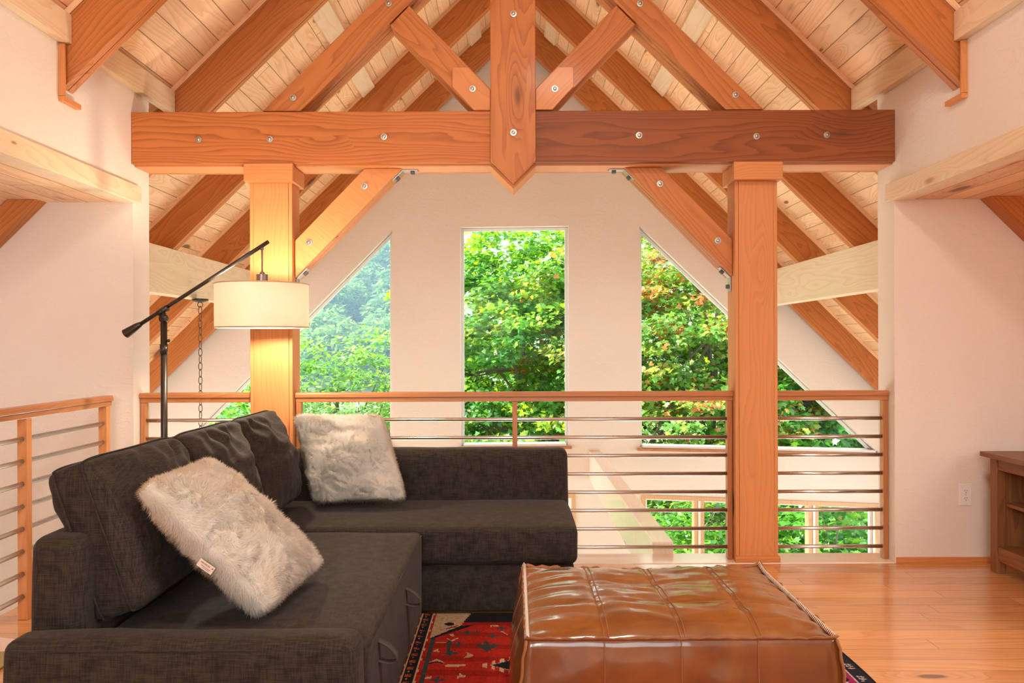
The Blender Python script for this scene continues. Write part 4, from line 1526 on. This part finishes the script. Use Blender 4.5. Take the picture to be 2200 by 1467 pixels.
    # mesh: gently waving cloth
    vx = np.linspace(x0, x1, nx + 1); vy = np.linspace(y0, y1, ny + 1)
    VX, VY = np.meshgrid(vx, vy)
    lift = 0.004 * np.exp(-((VX - 1.3) / 0.05) ** 2) * (1 + np.sin(VY * 9)) + 0.006
    co = np.stack([VX, VY, lift], -1).reshape(-1, 3)
    I, J = np.meshgrid(np.arange(nx), np.arange(ny))
    k = (J * (nx + 1) + I).ravel()
    q = np.stack([k, k + 1, k + nx + 2, k + nx + 1], 1).astype(np.int32)
    me = bpy.data.meshes.new('patterned_rug')
    org = np.array([0.3, 2.6, 0.0])
    # underside strip so the cloth has thickness
    me.vertices.add(len(co)); me.vertices.foreach_set('co', (co - org).astype(np.float32).ravel())
    me.loops.add(q.size); me.loops.foreach_set('vertex_index', q.ravel())
    me.polygons.add(len(q)); me.polygons.foreach_set('loop_start', (np.arange(len(q)) * 4).astype(np.int32))
    me.update(calc_edges=True)
    at = me.attributes.new('weave', 'FLOAT_COLOR', 'CORNER')
    cc = np.concatenate([C.reshape(-1, 3).clip(0, 1), np.ones((nx * ny, 1))], 1)
    at.data.foreach_set('color', np.repeat(cc, 4, axis=0).astype(np.float32).ravel())
    me.materials.append(M['rug'])
    o = link('patterned_rug', me, Matrix.Translation(Vector(org)))
    md = o.modifiers.new('thickness', 'SOLIDIFY'); md.thickness = 0.005; md.offset = -1
    tag(o, 'red woven rug with dark borders and cream motifs under the pouf', 'rug')
rug()

# ------------------------------------------------------------------ tv stand and outlet
e = empty('media_cabinet', (2.8, 3.75, 0.0))
tag(e, 'brown wooden low cabinet with open shelves at the right edge', 'cabinet')
ya, yb, xf, xb_ = 3.05, 4.325, 2.60, 3.02
zt = 0.625
MB().box(xf - 0.045, xb_ + 0.02, ya - 0.03, yb + 0.02, zt, zt + 0.026).build('top', M['stand'], e, grain=(0, 1, 0), bevel=0.003)
for yy in (ya, yb - 0.06):
    for xx in (xf, xb_ - 0.05):
        MB().box(xx, xx + 0.05, yy, yy + 0.06, 0.0, zt - 0.001).build('leg', M['stand'], e, grain=(0, 0, 1), bevel=0.003)
for yy in (ya + 0.012, yb - 0.042):
    MB().box(xf + 0.051, xb_ - 0.051, yy, yy + 0.03, 0.07, zt - 0.001).build('side_panel', M['stand'], e, grain=(0, 0, 1))
MB().box(xf + 0.006, xf + 0.026, ya + 0.061, yb - 0.061, zt - 0.065, zt - 0.001).build('top_rail', M['stand'], e, grain=(0, 1, 0), bevel=0.002)
MB().box(xf + 0.006, xf + 0.026, ya + 0.061, yb - 0.061, 0.07, 0.145).build('bottom_rail', M['stand'], e, grain=(0, 1, 0), bevel=0.002)
MB().box(xf + 0.027, xb_ - 0.02, ya + 0.045, yb - 0.043, 0.125, 0.143).build('bottom_shelf', M['stand'], e, grain=(0, 1, 0))
MB().box(xf + 0.053, xb_ - 0.02, ya + 0.045, yb - 0.043, 0.362, 0.380).build('shelf', M['stand'], e, grain=(0, 1, 0), bevel=0.002)
MB().box(xb_ - 0.018, xb_ - 0.008, ya + 0.061, yb - 0.061, 0.125, zt - 0.001).build('back_panel', M['stand'], e, grain=(0, 0, 1))

c = P(2073, 1062, YW)
e = empty('wall_outlet', (c.x, YW, c.z - 0.06))
tag(e, 'white double power outlet low on the right wall', 'outlet')
MB().box(c.x - 0.036, c.x + 0.036, YW - 0.007, YW - 0.0005, c.z - 0.062, c.z + 0.062).build('cover_plate', M['outlet'], e, bevel=0.004, segs=3)
for dz in (0.02, -0.022):
    r_ = MB().lathe([(0.0165, 0), (0.0165, -0.003), (0.015, -0.0035)], (c.x, YW - 0.0065, c.z + dz), 'y', 24).build('receptacle', M['outlet'], e, bevel=0.0005)
    sl = MB()
    for dx in (-0.0065, 0.0065):
        sl.box(c.x + dx - 0.0014, c.x + dx + 0.0014, YW - 0.0104, YW - 0.0099, c.z + dz + 0.001, c.z + dz + 0.009)
    sl.lathe([(0.0026, 0), (0.0026, -0.0005)], (c.x, YW - 0.0099, c.z + dz - 0.008), 'y', 12)
    sl.build('slots', M['black'], r_)
MB().lathe([(0.003, 0), (0.003, -0.001)], (c.x, YW - 0.0071, c.z - 0.001), 'y', 12).build('screw', M['zinc'], e)

# ------------------------------------------------------------------ floor lamp
YL = 4.10
pb = P(352, 700, YL)
e = empty('floor_lamp', (pb.x, YL, 0))
tag(e, 'dark bronze boom floor lamp with a lit cream drum shade behind the sofa', 'lamp')
MB().lathe([(0.15, 0.001), (0.15, 0.012), (0.14, 0.02), (0.03, 0.028), (0.022, 0.05)], (pb.x, YL, 0), 'z', 36).build('base', M['bronze'], e, smooth=False, bevel=0.002)
zj = P(354, 690, YL).z
MB().tube([(pb.x, YL, 0.04), (pb.x, YL, zj)], 0.0165, 14).build('pole', M['bronze'], e, smooth=True)
MB().lathe([(0.020, 0), (0.020, 0.05)], (pb.x, YL, P(354, 760, YL).z), 'z', 14).build('collar', M['bronze'], e, smooth=True)
MB().tube([(pb.x + 0.014, YL, P(354, 732, YL).z), (pb.x + 0.03, YL, P(354, 732, YL).z)], 0.008, 10).build('knob', M['bronze'], e, smooth=True)
pc, pd, pe_ = P(268, 718, YL), P(577, 519, YL), P(350, 667, YL)
arm_dir = (pd - pc).normalized()
MB().tube([pc + arm_dir * 0.06, pd], 0.0105, 12).build('arm', M['bronze'], e, smooth=True)
MB().tube([pc, pc + arm_dir * 0.004, pc + arm_dir * 0.07, pc + arm_dir * 0.09, pc + arm_dir * 0.10], [0.020, 0.025, 0.019, 0.015, 0.012], 16).build('counterweight', M['bronze'], e, smooth=True)
MB().tube([pe_ - arm_dir * 0.03, pe_ + arm_dir * 0.03], 0.0165, 12).build('arm_sleeve', M['bronze'], e, smooth=True)
MB().tube([pe_ + Vector((0.004, 0, -0.012)), (pb.x, YL, zj + 0.012)], 0.011, 10).lathe([(0.021, -0.014), (0.024, 0), (0.021, 0.014)], (pb.x, YL, zj + 0.014), 'y', 18).tube([(pb.x, YL - 0.02, zj + 0.012), (pb.x + 0.026, YL - 0.03, zj + 0.004)], 0.006, 8).build('pivot_joint', M['bronze'], e, smooth=True)
ps = P(563, 527, YL)
ps = pc + arm_dir * ((ps.x - pc.x) / arm_dir.x)
zs0 = P(563, 607, YL).z
MB().tube([ps + Vector((0, 0, -0.008)), (ps.x, YL, P(563, 590, YL).z)], 0.0045, 8).lathe([(0.009, 0), (0.009, 0.012)], (ps.x, YL, ps.z - 0.022), 'z', 12).build('cord', M['socket'], e, smooth=True)
zc_t, zc_b = P(563, 589, YL).z, P(563, 612, YL).z
MB().lathe([(0.010, zc_t + 0.012), (0.014, zc_t), (0.029, zc_t - 0.001), (0.029, zc_b)], (ps.x, YL, 0), 'z', 20).build('socket_cap', M['socket'], e, bevel=0.001)
za_, zb_ = P(563, 611, YL).z, P(563, 703.5, YL).z
rs = (P(660, 650, YL).x - P(465, 650, YL).x) / 2 * 0.998
prof = [(rs, zb_), (rs, za_), (rs - 0.004, za_), (rs - 0.004, zb_), (rs, zb_)]
MB().lathe(prof, (ps.x, YL, 0), 'z', 72, cap=False).build('lamp_shade', M['shade'], e, smooth=False)
mb = MB().tube([(ps.x + rs * math.cos(a), YL + rs * math.sin(a), zb_) for a in np.linspace(0, 2 * math.pi, 72, endpoint=False)], 0.0035, 6, closed=True)
mb.tube([(ps.x + rs * math.cos(a), YL + rs * math.sin(a), za_) for a in np.linspace(0, 2 * math.pi, 72, endpoint=False)], 0.0028, 6, closed=True)
for a in (0.3, 0.3 + 2.0944, 0.3 + 4.1888):
    mb.tube([(ps.x + 0.028 * math.cos(a), YL + 0.028 * math.sin(a), za_ - 0.006), (ps.x + rs * math.cos(a), YL + rs * math.sin(a), za_ - 0.002)], 0.002, 6)
mb.build('shade_rings', plain('shade_rim', (0.55, 0.40, 0.26), 0.5), e, smooth=True)
zm = (za_ + zb_) / 2
MB().lathe([(0.004, -0.075), (0.020, -0.065), (0.030, -0.045), (0.028, -0.02), (0.014, 0.01), (0.013, 0.045)], (ps.x, YL, zm + 0.02), 'z', 20).build('bulb', M['bulb'], e, smooth=True)
# ------------------------------------------------------------------ hanging chain under the left girder
cy_ = 6.55
gx = -2.705
zt_ = HC + 0.385
pxx = P(430, 655, cy_)
gx = pxx.x
e = empty('hanging_chain', (gx, cy_, 0.1))
tag(e, 'dark iron chain hanging from a round plate under the left girder', 'chain')
MB().lathe([(0.030, zt_ - 0.004), (0.066, zt_ - 0.006), (0.066, zt_ - 0.022), (0.03, zt_ - 0.034)], (gx, cy_, 0), 'z', 28).build('ceiling_plate', M['bronze'], e, bevel=0.002)
MB().tube([(gx + 0.021 * math.cos(a), cy_, zt_ - 0.055 + 0.021 * math.sin(a)) for a in np.linspace(0, 2 * math.pi, 16, endpoint=False)], 0.0036, 6, closed=True).build('ring', M['chain'], e, smooth=True)
mb = MB()
z = zt_ - 0.10
k = 0
while z > 0.12:
    pts = []
    for a in np.linspace(0, 2 * math.pi, 14, endpoint=False):
        h, w_ = 0.034 * math.sin(a), 0.0125 * math.cos(a)
        pts.append((gx + (w_ if k % 2 == 0 else w_ * 0.35), cy_ + (w_ * 0.35 if k % 2 == 0 else w_), z + h))
    mb.tube(pts, 0.0034, 5, closed=True)
    z -= 0.058
    k += 1
mb.build('chain_links', M['chain'], e, smooth=True)

# ------------------------------------------------------------------ odds and ends on the floor at far left
pm = P(10, 1372, 3.30)
mb = MB()
f0, f1 = Vector((-2.20, 3.28, 0.002)), Vector((-1.98, 3.30, 0.002))
mb.add([(-2.26, 3.16, 0.001), (-2.06, 3.14, 0.001), (-2.05, 3.33, 0.001), (-2.25, 3.35, 0.020), (-2.26, 3.16, 0.006), (-2.06, 3.14, 0.006), (-2.05, 3.33, 0.006), (-2.25, 3.35, 0.026)],
       [(0, 3, 2, 1), (4, 5, 6, 7), (0, 1, 5, 4), (1, 2, 6, 5), (2, 3, 7, 6), (3, 0, 4, 7)])
tag(mb.build('magazine', M['paper']), 'pale pink magazine lying on the floor behind the sofa arm', 'magazine')
tag(soft_grid('floor_mat', -2.34, -1.98, 2.55, 3.20, 0.001, 0.016, 0.007, 0.0, None, 'olive'), 'olive mat on the floor at the far left edge', 'mat')

# ------------------------------------------------------------------ outside
def leaf_shapes():
    # lobed maple leaf outline (x across, y along), unit length
    maple = [(0, 0), (0.14, 0.12), (0.42, 0.05), (0.30, 0.28), (0.52, 0.50), (0.26, 0.52), (0.17, 0.70), (0.0, 1.0), (-0.17, 0.70), (-0.26, 0.52), (-0.52, 0.50), (-0.30, 0.28), (-0.42, 0.05), (-0.14, 0.12)]
    oval = [(0, 0), (0.15, 0.2), (0.21, 0.45), (0.14, 0.75), (0, 1), (-0.14, 0.75), (-0.21, 0.45), (-0.15, 0.2)]
    return maple, oval
MAPLE, OVAL = leaf_shapes()

def foliage_mesh(name, n_clump, n_leaf, radii, size, shape, tints, seed, mat, clump_r=0.45, shell=0.45, flat=0.45, bottom=-1.0, zmax=99.0):
    r = np.random.default_rng(seed)
    rad = np.array(radii)
    d = r.normal(0, 1, (n_clump * 3, 3)); d /= np.linalg.norm(d, axis=1)[:, None]
    d = d[d[:, 2] > bottom][:n_clump]
    n_clump = len(d)
    rr = (shell + (1 - shell) * r.random(n_clump) ** 0.6)
    lump = 1 + 0.16 * np.sin(d[:, 0] * 5 + seed) * np.cos(d[:, 2] * 6 + seed * 2) + 0.10 * np.sin(d[:, 1] * 9 + d[:, 2] * 7)
    cc = d * rad * (rr * lump)[:, None]
    cc[:, 2] = np.where(cc[:, 2] > zmax, zmax - 0.3 * r.random(n_clump), cc[:, 2])
    ci = np.repeat(np.arange(n_clump), n_leaf)
    n = len(ci)
    off = r.normal(0, 1, (n, 3)); off /= np.linalg.norm(off, axis=1)[:, None]
    off *= (r.random(n) ** 0.5)[:, None] * clump_r
    off[:, 2] *= flat
    pos = cc[ci] + off
    out = cc[ci] / (np.linalg.norm(cc[ci], axis=1)[:, None] + 1e-6)
    nor = out * 0.35 + np.array([0, 0, 0.75]) + r.normal(0, 0.42, (n, 3))
    nor /= np.linalg.norm(nor, axis=1)[:, None]
    ax = off / (np.linalg.norm(off, axis=1)[:, None] + 1e-6) + np.array([0, 0, -0.55]) + r.normal(0, 0.35, (n, 3))
    ax -= nor * (ax * nor).sum(1)[:, None]
    ax /= np.linalg.norm(ax, axis=1)[:, None] + 1e-9
    sd = np.cross(nor, ax)
    s = size * (0.7 + 0.6 * r.random(n))
    sh = np.array(shape)
    m = len(sh)
    fold = -0.18 * np.abs(sh[:, 0]) - 0.10 * sh[:, 1] ** 2
    v = pos[:, None, :] + (sd[:, None, :] * sh[None, :, 0, None] + ax[:, None, :] * sh[None, :, 1, None] + nor[:, None, :] * fold[None, :, None]) * s[:, None, None]
    v = v.reshape(-1, 3)
    me = bpy.data.meshes.new(name)
    me.vertices.add(len(v)); me.vertices.foreach_set('co', v.astype(np.float32).ravel())
    li = np.arange(n * m, dtype=np.int32)
    me.loops.add(n * m); me.loops.foreach_set('vertex_index', li)
    me.polygons.add(n); me.polygons.foreach_set('loop_start', (np.arange(n) * m).astype(np.int32))
    me.update(calc_edges=True)
    T = np.array([t[:3] for t in tints]); W = np.array([t[3] for t in tints]); W = W / W.sum()
    # tints vary by twig
    tci = r.choice(len(T), n_clump, p=W)
    tl = r.choice(len(T), n, p=W)
    pick = np.where(r.random(n) < 0.6, tci[ci], tl)
    col = T[pick] * (0.75 + 0.5 * r.random((n, 1)))
    col = np.concatenate([col, np.ones((n, 1))], 1)
    at = me.attributes.new('leaf_tint', 'FLOAT_COLOR', 'FACE')
    at.data.foreach_set('color', col.astype(np.float32).ravel())
    me.materials.append(mat)
    return me, cc

def branches(height0, cc, n_br, r0, seed):
    """trunk from height0 up to the crown with limbs out to some of the clumps."""
    r = np.random.default_rng(seed)
    mb = MB()
    top = float(cc[:, 2].max()) * 0.55
    trunk = [Vector((0.10 * math.sin(t * 3 + seed), 0.10 * math.cos(t * 2.3), height0 + (top - height0) * t)) for t in np.linspace(0, 1, 9)]
    mb.tube(trunk, [r0 * (1 - 0.75 * t) for t in np.linspace(0, 1, 9)], 8)
    for k in range(n_br):
        c = Vector(cc[r.integers(len(cc))])
        t = 0.35 + 0.6 * r.random()
        i = min(int(t * 8), 7)
        p0 = trunk[i]
        mid = p0.lerp(c, 0.5) + Vector((r.normal(0, .12), r.normal(0, .12), 0.12 + r.normal(0, .1)))
        q1 = p0.lerp(mid, 0.5) + Vector((0, 0, 0.05))
        rr = r0 * 0.32 * (0.6 + 0.6 * r.random())
        mb.tube([p0, q1, mid, mid.lerp(c, 0.6), c], [rr, rr * 0.8, rr * 0.6, rr * 0.4, rr * 0.2], 6)
    return mb

def tree(name, loc, radii, base, label, cat='tree', group=None, n_clump=330, n_leaf=46, size=0.14, shape=MAPLE, tints=None, seed=1, n_br=34, r0=0.14, clump_r=0.42, shell=0.45, mat='leaf', bottom=-1.0, flat=0.45, zmax=99.0):
    e = empty(name, (loc[0], loc[1], base))
    tag(e, label, cat, group)
    me, cc = foliage_mesh('foliage', n_clump, n_leaf, radii, size, shape, tints, seed, M[mat], clump_r, shell, flat, bottom, zmax)
    mw = Matrix.Translation(Vector(loc))
    link('foliage', me, mw, e)
    mb = branches(base - loc[2], cc, n_br, r0, seed)
    mb.v = [v + Vector(loc) for v in mb.v]
    mb.build('trunk', M['bark'], e, smooth=True)
    return e

green = [(0.10, 0.26, 0.035, 4), (0.055, 0.18, 0.04, 3), (0.20, 0.36, 0.03, 2), (0.30, 0.38, 0.04, 0.8)]
autumn = [(0.10, 0.24, 0.04, 3), (0.19, 0.32, 0.05, 2.6), (0.30, 0.34, 0.07, 1.4), (0.50, 0.19, 0.06, 0.9), (0.22, 0.12, 0.05, 0.3)]
light = [(0.14, 0.29, 0.05, 4), (0.08, 0.20, 0.05, 2.2), (0.24, 0.38, 0.06, 1.5)]
shrub = [(0.09, 0.27, 0.03, 4), (0.045, 0.17, 0.03, 3), (0.20, 0.40, 0.03, 1.3)]
ZG = -4.2
tree('maple_tree', (0.3, 19.0, 0.1), (3.3, 2.2, 4.05), ZG, 'dense green maple filling the middle window', tints=green, seed=3, zmax=3.95, n_clump=640, n_leaf=78, size=0.125, r0=0.11)
tree('maple_tree', (4.5, 18.0, 0.3), (4.4, 2.3, 4.1), ZG, 'maple with some orange leaves filling the right slanted window', tints=autumn, seed=5, zmax=3.6, n_clump=640, n_leaf=76, size=0.125, r0=0.11)
tree('leafy_tree', (-4.7, 21.5, -2.0), (3.2, 2.6, 3.75), ZG, 'round-topped light green tree in the left slanted window', tints=light, seed=8, n_clump=520, n_leaf=44, size=0.15, shape=OVAL, clump_r=0.45)
tree('leafy_tree', (-7.1, 19.5, -2.2), (1.7, 1.6, 3.55), ZG, 'narrow light green tree beside the left post', tints=light, seed=9, n_clump=260, n_leaf=40, size=0.14, shape=OVAL)
tree('leafy_tree', (-4.6, 11.6, -1.3), (1.7, 1.2, 1.9), ZG, 'dark green broad-leaved tree low in the left corner window', tints=shrub, seed=12, n_clump=170, n_leaf=36, size=0.17, shape=OVAL)
tree('leafy_tree', (6.6, 17.5, -0.6), (2.6, 1.8, 3.4), ZG, 'dark green tree behind the right post', tints=shrub, seed=14, n_clump=330, n_leaf=40, size=0.16)
tree('shrub', (2.35, 11.4, -2.4), (1.25, 0.9, 1.7), ZG, 'bright green shrub behind the lower window left of the bare post', 'shrub', tints=shrub, seed=15, n_clump=150, n_leaf=55, size=0.11, shape=OVAL, r0=0.05)
tree('shrub', (4.7, 11.6, -2.5), (1.5, 0.9, 1.7), ZG, 'green shrub behind the lower window at far right', 'shrub', tints=shrub, seed=16, n_clump=170, n_leaf=40, size=0.13, r0=0.05)
tree('shrub', (-0.6, 12.4, -2.6), (1.9, 0.9, 1.7), ZG, 'green shrub below the middle window', 'shrub', tints=shrub, seed=17, n_clump=170, n_leaf=40, size=0.13, r0=0.05)
# second rank behind, closes the gaps between the near crowns
tree('leafy_tree', (1.5, 27.0, 0.2), (4.4, 2.2, 4.6), ZG, 'tall green tree showing through the gaps behind the middle maple', tints=green, seed=21, zmax=4.9, n_clump=420, n_leaf=60, size=0.16)
tree('leafy_tree', (9.4, 26.0, 0.4), (4.6, 2.2, 4.9), ZG, 'tall green tree showing through the gaps behind the orange maple', tints=green, seed=22, zmax=4.9, n_clump=420, n_leaf=60, size=0.16)

# ground sloping away and the wooded mountainside beyond
gm = MB()
pr_ = [(9.5, -4.2), (30, -4.4), (60, -8.0), (110, -9.0), (150, -4.0), (200, 24.0), (260, 62.0), (300, 80)]
def gz(x, y):
    for (a, za), (b, zb3) in zip(pr_, pr_[1:]):
        if a <= y <= b:
            return za + (zb3 - za) * (y - a) / (b - a)
    return pr_[-1][1]
ng = 26
ysg = [9.5, 12, 16, 22, 30, 45, 60, 85, 110, 130, 150, 165, 180, 200, 220, 240, 260, 300]
for y in ysg:
    for i in range(ng + 1):
        x = -150 + 250 * i / ng
        gm.v.append(Vector((x, y, gz(x, y) + (fbm((x * .03, y * .03, 0), 2) * 3 if y > 60 else 0))))
for j in range(len(ysg) - 1):
    for i in range(ng):
        a = j * (ng + 1) + i
        gm.f.append((a, a + 1, a + ng + 2, a + ng + 1))
struct(gm.build('ground', M['ground'], smooth=True), 'ground falling away to the wooded mountainside')

hill_t = [(0.10, 0.22, 0.05, 3), (0.06, 0.16, 0.05, 3), (0.17, 0.26, 0.06, 1.5)]
hp = []
for k in range(3):
    rr = [(2.7, 2.7, 3.4), (2.3, 2.3, 4.2), (3.2, 3.0, 3.0)][k]
    hp.append(tree('hill_tree', (0, 0, 0), rr, -4.5, 'tree in the hazy blue-green forest on the far mountainside', 'tree', 'forest trees on the far mountainside', n_clump=60, n_leaf=24, size=1.0, shape=OVAL, tints=hill_t, seed=40 + k, n_br=4, r0=0.25, clump_r=1.15, shell=0.6, mat='hillleaf', flat=0.6))
rr = random.Random(5)
spots = []
y = 132.0
while y < 232:
    x = -78.0
    while x < -20:
        spots.append((x + rr.uniform(-1.8, 1.8), y + rr.uniform(-1.8, 1.8)))
        x += 6.4
    y += 6.6
# keep the ones that the left window can show
spots = [(x, y) for x, y in spots if -0.30 < x / y < -0.135][:230]
for i, (x, y) in enumerate(spots):
    h = hp[i % 3] if i < 3 else copy_tree(hp[i % 3])
    h.location = (x, y, gz(x, y) + 0.2)
    h.rotation_euler = (0, 0, rr.uniform(0, 6.28))
    s = rr.uniform(0.8, 1.35)
    h.scale = (s, s, s * rr.uniform(0.95, 1.25))

# mountain haze between the near trees and the mountainside
def haze():
    m = bpy.data.materials.new('mountain_haze')
    m.use_nodes = True
    nt = m.node_tree
    nt.nodes.clear()
    out = N(nt, 'ShaderNodeOutputMaterial')
    v = N(nt, 'ShaderNodeVolumeScatter')
    v.inputs['Color'].default_value = (0.44, 0.71, 1.0, 1)
    v.inputs['Density'].default_value = 0.0019
    v.inputs['Anisotropy'].default_value = 0.2
    nt.links.new(v.outputs[0], out.inputs['Volume'])
    return m
hz = MB().box(-149, 99, 40, 290, -20, 110).build('haze', haze())
tag(hz, 'blue morning haze over the far mountainside', 'haze', kind='stuff')
